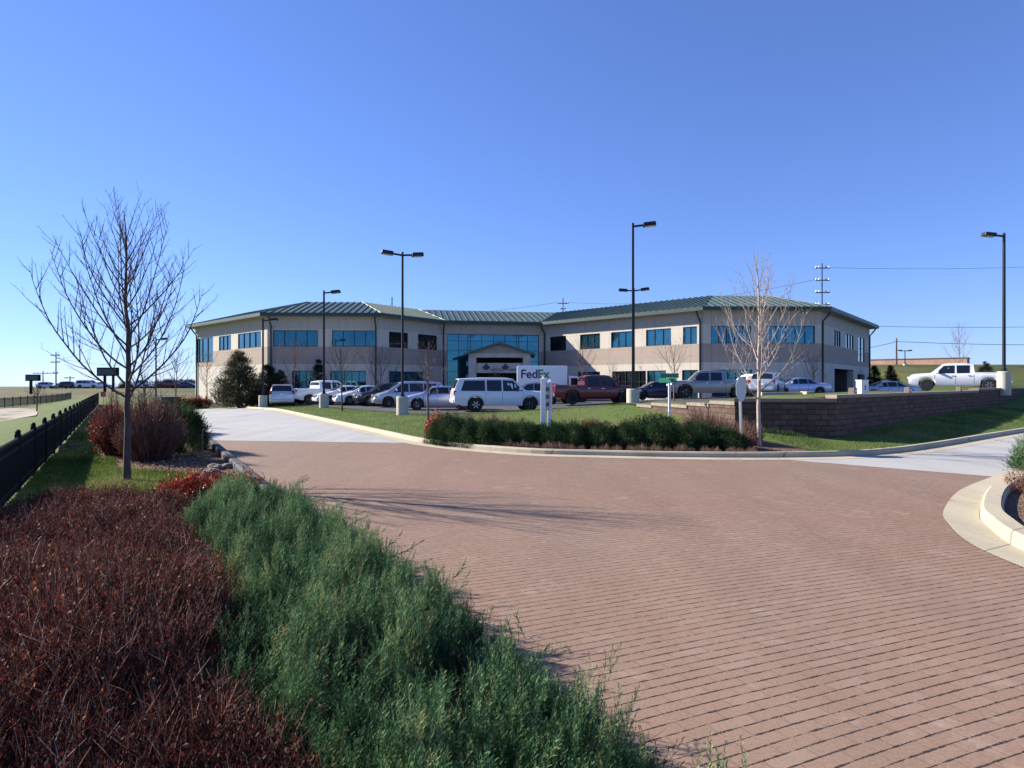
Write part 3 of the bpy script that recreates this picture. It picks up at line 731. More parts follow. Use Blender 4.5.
# ------------------------------------------------------------------ vehicles
SPEC = {
 'sedan': dict(L=4.85, zb=.20, r=.335, wh=(1.02, 3.86), st=[(0, .72, .66, .62, .70), (.08, .82, .90, .68, .96), (.5, .88, .96, .72, 1.04), (.98, .90, .97, .74, 1.07), (1.72, .91, .96, .58, 1.40), (2.35, .91, .95, .60, 1.45), (2.85, .91, .94, .58, 1.40), (3.68, .90, .92, .77, 1.00), (4.3, .87, .80, .70, .87), (4.66, .80, .66, .62, .72), (4.85, .64, .54, .50, .58)],
    side=[[(1.22, 1.00), (1.88, 1.00), (1.88, 1.36), (1.72, 1.34)], [(1.94, 1.00), (2.62, .99), (2.62, 1.36), (1.94, 1.37)], [(2.68, .99), (3.36, .98), (2.92, 1.33), (2.68, 1.36)]], glass=[(2.87, 3.66), (1.0, 1.70)], seams=[1.5, 1.91, 2.65, 3.5], handles=[1.75, 2.45], mz=1.02, mx=3.2, hl=(4.55, .60, .68), tl=(.06, .66, .82)),
 'suv': dict(L=5.55, zb=.33, r=.40, wh=(1.25, 4.45), st=[(0, .90, 1.00, .84, 1.06), (.04, .96, 1.12, .82, 1.22), (.32, 1.0, 1.14, .76, 1.86), (1.6, 1.0, 1.14, .76, 1.92), (3.1, 1.0, 1.13, .76, 1.91), (3.45, 1.0, 1.13, .74, 1.86), (4.2, 1.0, 1.12, .86, 1.20), (5.1, .98, 1.05, .84, 1.12), (5.42, .95, .98, .82, 1.04), (5.55, .88, .80, .80, .84)],
    side=[[(.40, 1.19), (1.80, 1.18), (1.80, 1.79), (.62, 1.78)], [(1.89, 1.18), (2.75, 1.17), (2.75, 1.80), (1.90, 1.80)], [(2.84, 1.17), (4.02, 1.17), (3.46, 1.77), (2.84, 1.80)]], glass=[(3.47, 4.18), (.06, .30)], seams=[1.82, 2.79, 4.0], handles=[1.98, 2.98], mz=1.2, mx=3.8, hl=(5.42, .68, .86), tl=(.03, .84, 1.05)),
 'crossover': dict(L=4.6, zb=.26, r=.36, wh=(.95, 3.62), st=[(0, .76, .84, .70, .88), (.06, .86, 1.0, .74, 1.08), (.5, .90, 1.03, .66, 1.52), (1.2, .91, 1.02, .66, 1.62), (2.2, .91, 1.0, .66, 1.64), (2.7, .91, .99, .63, 1.56), (3.5, .90, .97, .78, 1.05), (4.1, .87, .86, .72, .95), (4.45, .82, .72, .66, .80), (4.6, .68, .60, .56, .66)],
    side=[[(.62, 1.10), (1.22, 1.08), (1.22, 1.50), (.84, 1.46)], [(1.30, 1.08), (2.12, 1.06), (2.12, 1.53), (1.30, 1.52)], [(2.20, 1.06), (3.18, 1.04), (2.66, 1.48), (2.20, 1.53)]], glass=[(2.72, 3.48), (.1, .48)], seams=[1.26, 2.16, 3.3], handles=[1.42, 2.35], mz=1.1, mx=3.05, hl=(4.36, .62, .76), tl=(.05, .74, .96)),
 'minivan': dict(L=4.9, zb=.22, r=.34, wh=(.95, 3.95), st=[(0, .86, .92, .80, .98), (.05, .92, 1.02, .80, 1.12), (.25, .95, 1.04, .74, 1.66), (1.2, .96, 1.03, .74, 1.74), (2.7, .96, 1.0, .73, 1.74), (3.1, .95, .98, .70, 1.66), (4.0, .93, .94, .80, 1.06), (4.5, .89, .84, .74, .92), (4.78, .82, .70, .66, .76), (4.9, .70, .58, .58, .62)],
    side=[[(.5, 1.10), (1.5, 1.08), (1.5, 1.60), (.66, 1.58)], [(1.58, 1.08), (2.5, 1.05), (2.5, 1.62), (1.58, 1.61)], [(2.58, 1.05), (3.62, 1.03), (3.05, 1.58), (2.58, 1.62)]], glass=[(3.13, 3.97), (.07, .24)], seams=[1.54, 2.54, 3.7], handles=[1.7, 2.7], mz=1.1, mx=3.4, hl=(4.66, .66, .74), tl=(.04, .82, 1.12)),
 'pickup': dict(L=5.85, zb=.36, r=.42, wh=(1.2, 4.75), bed=(.1, 2.0, .62), st=[(0, .92, 1.10, .88, 1.18), (.1, .98, 1.16, .95, 1.28), (2.02, .99, 1.16, .95, 1.29), (2.06, .99, 1.17, .76, 1.82), (2.5, .99, 1.17, .76, 1.92), (3.5, .99, 1.16, .75, 1.92), (3.8, .99, 1.16, .73, 1.86), (4.5, .99, 1.15, .86, 1.24), (5.4, .98, 1.10, .86, 1.18), (5.7, .96, 1.02, .86, 1.10), (5.85, .92, .78, .86, .86)],
    side=[[(2.28, 1.24), (3.02, 1.23), (3.02, 1.78), (2.28, 1.78)], [(3.14, 1.23), (4.24, 1.22), (3.76, 1.76), (3.14, 1.78)]], glass=[(3.82, 4.48), (2.035, 2.055)], seams=[2.04, 3.08, 4.3], handles=[2.3, 3.25], mz=1.25, mx=4.1, hl=(5.72, .72, .92), tl=(.05, .86, 1.06)),
}
def make_vehicle(name, kind, paint, label, cat, loc, heading, group=None, wheel_scale=1, chrome=False):
    S = SPEC[kind]; L = S['L']; st = S['st']; r = S['r']*wheel_scale
    root = empty(name, loc, heading, label, cat, group)
    xo = L/2
    def ctl(x):
        x = max(st[0][0], min(st[-1][0], x))
        for i in range(len(st)-1):
            if st[i][0] <= x <= st[i+1][0]:
                t = (x-st[i][0])/(st[i+1][0]-st[i][0]); return [lerp(st[i][k], st[i+1][k], t) for k in range(1, 5)]
    ra = r*1.18
    xs = {s[0] for s in st}
    for w in S['wh']:
        for k in range(-8, 9): xs.add(w+ra*math.sin(k/8*PI/2))
        xs.add(w-ra-.002); xs.add(w+ra+.002)
    for k in range(1, 24): xs.add(L*k/24)
    if 'bed' in S: xs |= {S['bed'][0]+.001, S['bed'][1]-.001}
    xs = sorted(x for x in xs if 0 <= x <= L)
    def zb(x):
        z = S['zb']+.14*ss(.6, 0, x) + .10*ss(L-.6, L, x) if True else 0
        for w in S['wh']:
            d = abs(x-w)
            if d < ra: z = max(z, r+math.sqrt(max(0, ra*ra-d*d)))
        return z
    rings = []
    for x in xs:
        w, zl, wt, zt = ctl(x); b = zb(x); zl2 = max(zl, b+.06)
        inbed = 'bed' in S and S['bed'][0] < x < S['bed'][1]
        h = zl2-b
        R = [(0, b), (w*.93, b), (w*.985, b+.18*h), (w, b+.60*h), (w*.985, zl2-.02), (w*.965, zl2+.01)]
        if inbed: R += [(wt, zt), (wt-.07, zt), (wt-.09, S['bed'][2]+.12), (0, S['bed'][2]+.12)]
        else:
            cr = .03
            R += [(wt, zt), (wt-.05, zt+cr*.6), (wt*.6, zt+cr), (0, zt+cr*1.2)]
        rings.append([(x-xo, y, z) for y, z in R])
    mb = MB(); V = []; nn = len(rings[0])
    for i in range(len(xs)-1):
        for k in range(nn-1):
            a, b, c, d = rings[i][k], rings[i+1][k], rings[i+1][k+1], rings[i][k+1]
            mb.poly([a, b, c, d]); mb.poly([(p[0], -p[1], p[2]) for p in (d, c, b, a)])
    for e, rev in ((0, 0), (-1, 1)):
        q = rings[e]+[(p[0], -p[1], p[2]) for p in q_rev(rings[e])]
        mb.poly(q if not rev else q[::-1])
    for sgn in (1, -1):
        for sx in S['seams']:
            w, zl, wt, zt = ctl(sx); b = zb(sx)
            if b > S['zb']+.25: b = b+.02
            h = zl-b
            pts = [(w*.985+.002, b+.18*h), (w+.002, b+.60*h), (w*.985+.002, zl-.02)]
            for k in range(2): mb.poly([(sx-xo-.008, sgn*pts[k][0], pts[k][1]), (sx-xo+.008, sgn*pts[k][0], pts[k][1]), (sx-xo+.008, sgn*pts[k+1][0], pts[k+1][1]), (sx-xo-.008, sgn*pts[k+1][0], pts[k+1][1])], 1)
    me = gmesh('body', mb.v, mb.f, [paint, M['trim']], mb.m)
    bm = bmesh.new(); bm.from_mesh(me); bmesh.ops.remove_doubles(bm, verts=bm.verts, dist=1e-4); bmesh.ops.recalc_face_normals(bm, faces=bm.faces[:]); bm.to_mesh(me); bm.free()
    me.polygons.foreach_set('use_smooth', [True]*len(me.polygons)); me.set_sharp_from_angle(angle=math.radians(32))
    body = link('body', me, root)
    def sy(x, z):
        w, zl, wt, zt = ctl(x); t = min(1, max(0, (z-zl)/(zt-zl))) if zt > zl else 0
        return lerp(w*.965, wt, t)+.012
    for sgn in (1, -1):
        for q in S['side']:
            m = MB(); pts = []
            n = len(q)
            for k in range(n):
                a, b = q[k], q[(k+1) % n]
                for s in range(3):
                    x = lerp(a[0], b[0], s/3); z = lerp(a[1], b[1], s/3); pts.append((x-xo, sgn*sy(x, z), z))
            m.poly(pts if sgn < 0 else pts[::-1]); m.build('side_window', M['carglass'], root)
        # mirror, handles, lights
        m = MB(); y = sy(S['mx'], S['mz'])
        m.box((S['mx']-xo, sgn*(y+.11), S['mz']+.07), (.12, .22, .16)); m.build('mirror', paint, root, bevel=.03)
        for hx in S['handles']:
            w, zl, wt, zt = ctl(hx); m = MB(); m.box((hx-xo, sgn*(w+.008), zl-.10), (.18, .03, .03)); m.build('door_handle', M['chrome'] if chrome else paint, root)
        x, y, z = S['hl']; m = MB(); m.box((x-xo, sgn*(y+.02), z), (.34, .34, .17), rz=-sgn*.35); m.build('headlight', M['head'], root, bevel=.04)
        x, y, z = S['tl']; m = MB(); m.box((x-xo+.05, sgn*(y+.01), z), (.16, .20, .30)); m.build('taillight', M['tail'], root, bevel=.03)
        for w in S['wh']:
            wy = ctl(w)[0]-.12
            m = MB(); m.lathe([(r*.60, -.115), (r*.93, -.115), (r, -.07), (r, .07), (r*.93, .115), (r*.60, .115)], (0, 0, 0), 'Y', 24)
            ty = m.build('wheel', M['tyre'], root, smooth=40, loc=(w-xo, sgn*wy, r))
            m = MB(); m.lathe([(r*.62, -.10), (r*.62, .10), (r*.52, .115), (r*.50, .07), (r*.16, .075), (r*.14, .10), (.01, .105)], (0, 0, 0), 'Y', 20)
            for k in range(6):
                an = k*PI/3; m.box((math.cos(an)*r*.34, .09, math.sin(an)*r*.34), (r*.40, .05, r*.13), ry=-an)
            ri = m.build('rim', M['rim'], ty, smooth=35, rz=(PI if sgn < 0 else 0))
    for ga, gb in S['glass']:
        m = MB(); rows = []
        for s in (.06, .5, .94):
            x = lerp(ga, gb, s); w, zl, wt, zt = ctl(x); k = .90
            n = 1 if ga > L/2 else -1
            rows.append([(x-xo+.012*n, y*wt*k, zt+.035+.012-.02*abs(y)**2) for y in (-1, -.5, 0, .5, 1)])
        for i in range(2):
            for k in range(4): m.poly([rows[i][k], rows[i+1][k], rows[i+1][k+1], rows[i][k+1]])
        m.build('windscreen' if ga > L/2 else 'rear_window', M['carglass'], root, smooth=60)
    w0 = ctl(L-.3)[0]
    m = MB(); m.box((L-.10-xo, 0, S['zb']+.26), (.26, 2*w0*.84, .24)); m.build('front_bumper', M['chrome'] if chrome else paint, root, bevel=.05)
    m = MB(); m.box((.06-xo, 0, S['zb']+.28), (.24, 2*w0*.90, .24)); m.build('rear_bumper', M['chrome'] if chrome else paint, root, bevel=.05)
    m = MB(); zg = S['hl'][2]; m.box((L-.055-xo, 0, zg-.04), (.16, w0*.92, .20)); m.build('grille', M['trim'], root, bevel=.02)
    m = MB(); m.box((L*.5-xo, 0, S['zb']+.16), (L-1.0, w0*1.35, .30)); m.build('underbody', M['trim'], root)
    m = MB(); m.box((-.045-xo if kind != 'sedan' else -.01-xo, 0, S['tl'][2]-.14), (.03, .34, .16)); m.build('licence_plate', M['plate'], root)
    return root
def q_rev(r): return [p for p in r[::-1]]
def park(name, kind, paint, label, cat, xx, Y, ang, **kw):
    x = px(xx, Y); return make_vehicle(name, kind, M[paint], label, cat, (x, Y, base_h(x, Y)+.022), math.radians(ang), **kw)

g1 = 'cars nosed in along the verge'
V = {}
V['suv'] = park('large_suv', 'suv', 'white', 'long white suv with dark side windows parked behind the hedge', 'suv', 499, 37.6, 12)
V['red'] = park('pickup_truck', 'pickup', 'maroon', 'dark red crew cab pickup parked beside the white sign posts', 'pickup truck', 594, 43.0, 9, chrome=True)
V['pew'] = park('pickup_truck', 'pickup', 'pewter', 'lifted pewter grey pickup on the terrace above the retaining wall', 'pickup truck', 710.5, 45.4, 170, wheel_scale=1.05, chrome=True)
V['wtr'] = park('pickup_truck', 'pickup', 'white', 'big white crew cab pickup parked on the drive above the grass bank', 'pickup truck', 957.5, 45.0, 148, chrome=True)
V['sed'] = park('sedan', 'sedan', 'bluesilver', 'silver sedan parked directly behind the long white suv', 'sedan', 439, 39.8, 195, group=g1)
V['sil'] = park('minivan', 'minivan', 'silver', 'silver minivan parked behind the twin headed lamp post base', 'minivan', 408, 44.5, 200, group=g1)
V['blk'] = park('black_crossover', 'crossover', 'carblack', 'black crossover parked between white sedans and silver minivan', 'crossover', 386, 47.0, 205, group=g1)
V['ws2'] = park('sedan', 'sedan', 'white', 'white sedan parked next to the black crossover', 'sedan', 366, 48.6, 209, group=g1)
V['ws1'] = park('sedan', 'sedan', 'white', 'white sedan parked closest to the single arm lamp post base', 'sedan', 346, 49.6, 212, group=g1)
V['wpk'] = park('pickup_truck', 'pickup', 'white', 'white pickup facing the building beyond the single arm lamp post', 'pickup truck', 325, 52.5, 42)
V['van'] = park('minivan', 'minivan', 'silver', 'pale minivan seen from behind beside the dark spruce', 'minivan', 283, 52.0, 108)
V['nav'] = park('sedan', 'sedan', 'navy', 'dark blue sedan parked behind the green street sign', 'sedan', 658, 50.0, 183)
V['cro'] = park('white_crossover', 'crossover', 'silver', 'silver crossover seen from behind through the pale bare tree', 'crossover', 768, 44.5, 58)
V['bls'] = park('sedan', 'sedan', 'bluesilver', 'blue silver sedan near the wall of the right wing beside a bare tree', 'sedan', 797, 50.5, 180)
V['gar'] = park('sedan', 'sedan', 'silver', 'silver sedan beside the carport opening below two cone shaped evergreens', 'sedan', 886, 53, 175)
V['gry'] = park('grey_crossover', 'crossover', 'pewter', 'grey crossover half hidden behind the hood of the white suv', 'crossover', 533, 47.2, 172)
V['wfar'] = park('white_crossover', 'crossover', 'white', 'white crossover at the tail of the pewter pickup', 'crossover', 752, 48.5, 120)

def box_truck():
    Y = 52.0; x = px(541.5, Y); z = base_h(x, Y)+.02
    t = empty('box_truck', (x, Y, z), 0, 'white delivery box truck with purple and green lettering before the entrance', 'box truck')
    m = MB(); m.box((0, 0, 1.98), (4.0, 2.2, 2.0)); m.build('cargo_box', M['white'], t, bevel=.06)
    m = MB(); m.box((0, 0, .9), (5.9, 1.0, .16)); m.build('chassis', M['trim'], t)
    m = MB()
    prof = [(2.14, .55), (3.9, .55), (3.95, 1.15), (3.3, 1.32), (2.85, 2.15), (2.14, 2.2)]
    for y in (-1, 1): m.poly([(p[0], y, p[1]) for p in (prof if y < 0 else prof[::-1])])
    for k in range(len(prof)):
        a, b = prof[k], prof[(k+1) % len(prof)]
        m.poly([(a[0], -1, a[1]), (a[0], 1, a[1]), (b[0], 1, b[1]), (b[0], -1, b[1])])
    m.build('cab', M['white'], t, bevel=.03)
    m = MB()
    for y in (-1.006, 1.006): m.poly([(2.3, y, 1.35), (3.1, y, 1.35), (2.78, y, 2.02), (2.3, y, 2.02)])
    m.build('side_window', M['carglass'], t)
    for wx in (-1.2, 3.2):
        for sy_ in (-1, 1):
            m = MB(); m.lathe([(.22, -.14), (.40, -.13), (.42, 0), (.40, .13), (.22, .14)], (0, 0, 0), 'Y', 20)
            w = m.build('wheel', M['tyre'], t, smooth=40, loc=(wx, sy_*.86, .42)); m = MB(); m.lathe([(.23, -.12), (.23, .12), (.08, .10), (.01, .13)], (0, 0, 0), 'Y', 16); m.build('rim', M['rim'], w, smooth=40)
    def txt(s, x0, mat, nm):
        cu = bpy.data.curves.new('t', 'FONT'); cu.body = s; cu.size = .95; cu.offset = .022; cu.extrude = .004
        o = bpy.data.objects.new('t', cu); COL.objects.link(o); bpy.context.view_layer.update()
        me = bpy.data.meshes.new_from_object(o.evaluated_get(bpy.context.evaluated_depsgraph_get())); w = o.dimensions.x
        bpy.data.objects.remove(o)
        me.materials.clear(); me.materials.append(mat)
        p = link(nm, me, t); p.rotation_euler = (PI/2, 0, 0); p.location = (x0, -1.112, 2.02); p['label'] = 'lettering reading '+s; return w
    w = txt('Fed', -1.72, M['purple'], 'lettering'); txt('Ex', -1.72+w+.05, M['vgreen'], 'lettering')
box_truck()

# ------------------------------------------------------------------ lamp posts
def lamp_post(xx, Y, top, label, arms, base_h_=.95, z=None, rz=0, name='lamp_post'):
    x = px(xx, Y); z0 = base_h(x, Y) if z is None else z
    t = empty(name, (x, Y, z0), rz, label, 'lamp post', 'parking lot lamp posts')
    H = top-z0
    m = MB(); m.lathe([(.31, -.3), (.31, base_h_-.03), (.28, base_h_)], n=24); m.build('concrete_base', M['base_concrete'], t, smooth=40)
    m = MB(); m.box((0, 0, base_h_+.02), (.30, .30, .04)); m.box((0, 0, base_h_+.10), (.17, .17, .14)); m.build('base_plate', M['bronze'], t, bevel=.01)
    m = MB(); m.box((0, 0, (base_h_+.04+H)/2), (.12, .12, H-base_h_-.04), taper=.85); m.build('pole', M['bronze'], t, bevel=.01)
    for s in arms:
        m = MB(); m.box((s*.30, 0, H-.14), (.50, .07, .09), ry=-s*.10); a = m.build('arm', M['bronze'], t)
        m = MB(); m.box((s*.78, 0, H-.08), (.62, .36, .19), ry=-s*.10, taper=.92); hd = m.build('lamp_head', M['bronze'], t, bevel=.02)
        m = MB(); m.box((s*.78, 0, H-.188), (.46, .26, .02), ry=-s*.10); m.build('lens', M['lens'], hd)
    return t
lamp_post(402.5, 33, pz(252, 33), 'tall lamp post with twin heads standing beside the silver minivan', (-1, 1), rz=.35)
lamp_post(324, 42.7, pz(290.5, 42.7), 'lamp post with one arm in front of the white pickup', (1,))
lamp_post(263, 47.5, pz(318.5, 47.5), 'short lamp post where the street meets the dark spruce', (1,))
lamp_post(633, 31, pz(223, 31), 'tallest lamp post with one head before the sunlit right wing', (1,), z=.42, rz=-.1)
lamp_post(634, 46, pz(288.5, 46), 'lamp post with twin heads mostly hidden behind the tallest lamp post', (-1, 1), rz=-.3)
x6 = px(1004, 33.5); lamp_post(1004, 33.5, pz(233, 33.5), 'lamp post with one head near the tail of the big white pickup', (-1,), z=terrace_h(x6, 33.5))
lamp_post(156, 62, pz(338, 62), 'lamp post seen behind the bare tree beside the far wall corner', (1,))
lamp_post(905, 104, pz(350, 104), 'small lamp post on the grass hill beside a utility pole', (-1, 1), base_h_=.25)

# ------------------------------------------------------------------ poles and wires
def utility_pole(xx, Y, ytop, label, arms, z=None, thick=.16, armlen=1.2):
    x = px(xx, Y); z0 = base_h(x, Y) if z is None else z; H = pz(ytop, Y)-z0
    t = empty('utility_pole', (x, Y, z0), 0, label, 'utility pole')
    m = MB(); m.tube([(0, 0, -.5), (0, 0, H)], [thick, thick*.65], 8); m.build('pole', M['wood_pole'], t, smooth=50)
    for fr, ln in arms:
        zz = H-fr
        m = MB(); m.box((0, -.2, zz), (armlen*2*ln, .14, .16)); c = m.build('crossarm', M['wood_pole'], t)
        m = MB()
        for s in (-1, -.55, .55, 1): m.lathe([(.06, 0), (.11, .1), (.08, .2), (.03, .28)], (s*armlen*ln*.92, -.2, zz+.08), n=8)
        m.build('insulator', M['grey_metal'], c)
    return Vector((x, Y, z0+H))
def wire(a, b, sag, label, r=.03):
    m = MB(); a = Vector(a); b = Vector(b); n = 16
    pts = [a.lerp(b, k/n)-Vector((0, 0, sag*4*(k/n)*(1-k/n)))-a for k in range(n+1)]
    m.tube(pts, r, 4); o = m.build('power_line', M['wire'], loc=a); tag(o, label, 'power line', 'overhead power lines')
p1 = utility_pole(563, 140, 298, 'utility pole rising behind the centre of the roof', [(1.2, 1), (2.4, .5)])
p2 = utility_pole(822, 110, 263, 'tall utility pole with four crossarms behind the right wing', [(.9+k*2.1, 1) for k in range(4)])
p3 = utility_pole(896.5, 108, 338, 'plain utility pole on the grass hill by the tan building', [])
p4 = utility_pole(56, 150, 352, 'utility pole with crossarms left of the highway cars', [(.8, .9), (2.4, .9), (5.0, .5)])
p5 = utility_pole(43, 165, 371, 'low utility pole beside the dark roadside sign', [(.6, 2.0)])
p6 = utility_pole(70, 160, 376, 'shortest utility pole among the highway cars', [(.5, 1)])
p7 = utility_pole(392, 125, 297, 'slender utility pole above the left wing roof', [])
wire((-110, 170, pz(344, 170)), p4+Vector((0, 0, -1.5)), 1, 'wire running left from the crossarm pole beyond the fence')
wire(p4+Vector((0, 0, -1.5)), (px(205, 210), 210, pz(360, 210)), 2, 'wire running from the crossarm pole towards the left wing')
wire((px(330, 150), 150, pz(318, 150)), p1+Vector((-.9, 0, -.9)), 1.2, 'wire above the left wing roof', .035)
wire(p1+Vector((.9, 0, -.9)), p2+Vector((-.9, 0, -2.8)), 1.8, 'wire from the centre roof pole to the four arm pole', .035)
wire(p2+Vector((1, 0, -.8)), (150, 110, pz(236, 110)), 2, 'upper wire leaving the four arm pole to the right', .03)
wire((px(868, 100), 100, pz(326, 100)), (130, 118, pz(318, 118)), .8, 'wire passing over the bare tree on the hill', .04)
wire((px(800, 104), 104, pz(353, 104)), p3+Vector((0, 0, -.6)), .6, 'low wire reaching the plain hill pole', .05)
wire(p3+Vector((0, 0, -.6)), (120, 100, pz(338, 100)), .8, 'low wire leaving the plain hill pole above the white pickup', .05)

# ------------------------------------------------------------------ signs
def street_sign():
    Y = 20.0; x = px(669.5, Y); z = base_h(x, Y)
    t = empty('street_sign', (x, Y, z), 0, 'green street name sign with two blades on a white post', 'street sign')
    H = pz(373, Y)-z
    m = MB(); m.box((0, 0, H/2-.12), (.07, .05, H-.1)); m.build('post', M['white_paint'], t)
    m = MB(); m.box((0, 0, H-.08), (.60, .02, .14), rz=.15); m.build('blade', M['green_sign'], t)
    m = MB(); m.box((-.05, 0, H-.23), (.62, .02, .14), rz=-.75); m.build('blade', M['green_sign'], t)
street_sign()
def stop_sign():
    Y = 15.0; x = px(742.5, Y); z = base_h(x, Y)
    t = empty('stop_sign', (x, Y, z), math.radians(62), 'octagonal road sign seen from its bare grey back beside the pale tree', 'road sign')
    H = pz(377, Y)-z
    m = MB(); m.box((0, .02, H/2), (.075, .04, H)); m.build('post', M['grey_metal'], t)
    m = MB(); R = .285; c = H-.28
    P = [(R*math.cos(PI/8+k*PI/4)/math.cos(PI/8), R*math.sin(PI/8+k*PI/4)/math.cos(PI/8)) for k in range(8)]
    for y, rev in ((-.012, 0), (-.004, 1)):
        q = [(a, y, c+b) for a, b in P]; m.poly(q[::-1] if rev else q)
    for k in range(8):
        a, b = P[k], P[(k+1) % 8]; m.poly([(a[0], -.012, c+a[1]), (a[0], -.004, c+a[1]), (b[0], -.004, c+b[1]), (b[0], -.012, c+b[1])])
    m.build('sign_plate', M['alu'], t)
    t.rotation_euler = (0, math.radians(-4), math.radians(48))
stop_sign()
def post_sign():
    A = (px(543.2, 16.3), 16.3); B = (px(549.8, 17.6), 17.6)
    z = base_h(*A); t = empty('post_sign', (A[0], A[1], z), 0, 'white two post yard sign seen nearly edge on behind the hedge', 'sign')
    d = Vector((B[0]-A[0], B[1]-A[1], 0)); L = d.length; ang = math.atan2(d.y, d.x)
    for p, top in ((Vector((0, 0, 0)), pz(375, 16.3)), (d, pz(378, 17.6))):
        m = MB(); h = top-z; m.box(p+Vector((0, 0, h/2-.15)), (.115, .115, h), ang); m.box(p+Vector((0, 0, h-.11)), (.14, .14, .03), ang); m.box(p+Vector((0, 0, h-.065)), (.10, .10, .06), ang, taper=.2); m.build('post', M['white_paint'], t, bevel=.008)
    m = MB(); m.box(d*.5+Vector((0, 0, 1.25)), (L-.13, .03, .72), ang); pn = m.build('panel', M['panel_grey'], t)
    m = MB(); nn = Vector((d.y, -d.x, 0)).normalized(); rr = random.Random(5)
    for sg in (1, -1):
        for k in range(3):
            u = .22
            while u < .8:
                w = rr.uniform(.05, .12); m.box(d*u+nn*sg*.017+Vector((0, 0, 1.46-.2*k)), (w, .004, .11), ang); u += w/L+.03
    m.build('lettering', M['ink'], pn)
post_sign()
def board_sign(name, xx, Y, y0, y1, w, label, legs=True):
    x = px(xx, Y); z = base_h(x, Y); a, b = pz(y1, Y)-z, pz(y0, Y)-z
    t = empty(name, (x, Y, z), 0, label, 'sign')
    m = MB(); m.box((0, 0, (a+b)/2), (w, .5, b-a)); m.build('panel', M['black'], t, bevel=.05)
    m = MB(); m.box((0, -.253, (a+b)/2), (w*.86, .01, (b-a)*.7)); m.build('face', simple('sign_face', (.05, .075, .08), .5), t)
    m = MB()
    m.box((-.15*w, 0, a/2), (.35, .3, a)); 
    if legs: m.box((.25*w, 0, a/2), (.3, .3, a))
    m.build('support', M['black'], t)
board_sign('roadside_sign', 108, 110, 367.5, 376, 3.6, 'dark roadside sign on posts showing through the left bare tree')
board_sign('pylon_sign', 33, 112, 374.5, 381, 2.4, 'dark pylon sign at the edge beyond the fence', False)
def stop_far():
    x, y = px(103.5, 53), 53; z = base_h(x, y)
    t = empty('red_sign', (x, y, z), 0, 'small red sign at the far end of the black fence', 'sign')
    m = MB(); m.box((0, 0, .45), (.06, .05, .9)); m.build('post', M['grey_metal'], t); m = MB(); m.box((0, -.04, .75), (.42, .02, .42)); m.build('panel', M['red'], t)
stop_far()

# ------------------------------------------------------------------ fences
def fence(name, A, B, hgt, panel, label, mat, sp=.11, zoff=0):
    A = Vector((*A, 0)); B = Vector((*B, 0)); d = B-A; n = int(d.length/panel); step = d/n; ang = math.atan2(d.y, d.x); L = step.length
    t = empty(name, (A.x, A.y, 0), 0, label, 'fence')
    mb = MB(); k = L/ max(1, int(L/sp)); x = k
    while x < L-k/2: mb.box((x, 0, hgt*.5), (.026, .026, hgt*.92)); x += k
    for zz in (.12, hgt*.78, hgt*.92): mb.box((L/2, 0, zz), (L-.06, .04, .045))
    pm = gmesh('panel', mb.v, mb.f, mat)
    m = MB(); m.box((0, 0, hgt*.5), (.06, .06, hgt+.04)); m.lathe([(.02, hgt+.01), (.035, hgt+.03), (.038, hgt+.055), (.022, hgt+.08), (.005, hgt+.085)], n=8); qm = gmesh('post', m.v, m.f, mat)
    for i in range(n+1):
        p = step*i; z = base_h(A.x+p.x, A.y+p.y)+zoff
        link('post', qm, t, (p.x, p.y, z))
        if i < n:
            q = step*(i+1); z2 = base_h(A.x+q.x, A.y+q.y)+zoff
            o = link('panel', pm, t, (p.x, p.y, z)); o.rotation_euler = (0, -math.atan2(z2-z, L), ang)
    return t
fence('metal_fence', (-8.2+.617*4.9, 6.0), (-8.2-.617*39, 49.9), .84, 2.0, 'long black metal picket fence along the grass strip', M['black'], .062)
fence('picket_fence', (-47, 55), (-62, 90), 1.0, 2.4, 'thin dark fence across the path below the highway embankment', M['trim'], .16)

# rocks along the fence foot
def rock_mesh(seed):
    bm = bmesh.new(); bmesh.ops.create_icosphere(bm, subdivisions=2, radius=.5); rr = random.Random(seed)
    o = Vector((rr.random()*9, rr.random()*9, 0))
    from mathutils import noise
    for v in bm.verts: v.co *= 1+.45*noise.noise(v.co*1.8+o); v.co.z *= .6
    me = bpy.data.meshes.new('rock'); bm.to_mesh(me); bm.free(); me.materials.append(M['rock']); return me
RM = [rock_mesh(k) for k in range(5)]
rr = random.Random(21)
for k in range(46):
    y = 7.4+((k/46)**1.5)*30; x = -8.2-.617*(y-10.9)+.22+rr.uniform(-.12, .2)
    s = rr.uniform(.10, .24)
    o = link('rock', RM[k % 5], None, (x, y, base_h(x, y)+.04*s), rr.uniform(0, 6)); o.scale = (s, s*rr.uniform(.7, 1.1), s*.8)
    tag(o, 'rough tan rock lying along the foot of the black fence', 'rock', 'rocks along the fence foot')
for k in range(7):
    y = rr.uniform(11.0, 12.6); x = Lx(y)-rr.uniform(.3, .8)
    s = rr.uniform(.12, .3); o = link('rock', RM[k % 5], None, (x, y, .05), rr.uniform(0, 6)); o.scale = (s, s, s)
    tag(o, 'small tan rock in the bed against the street kerb', 'rock', 'rocks beside the kerb')

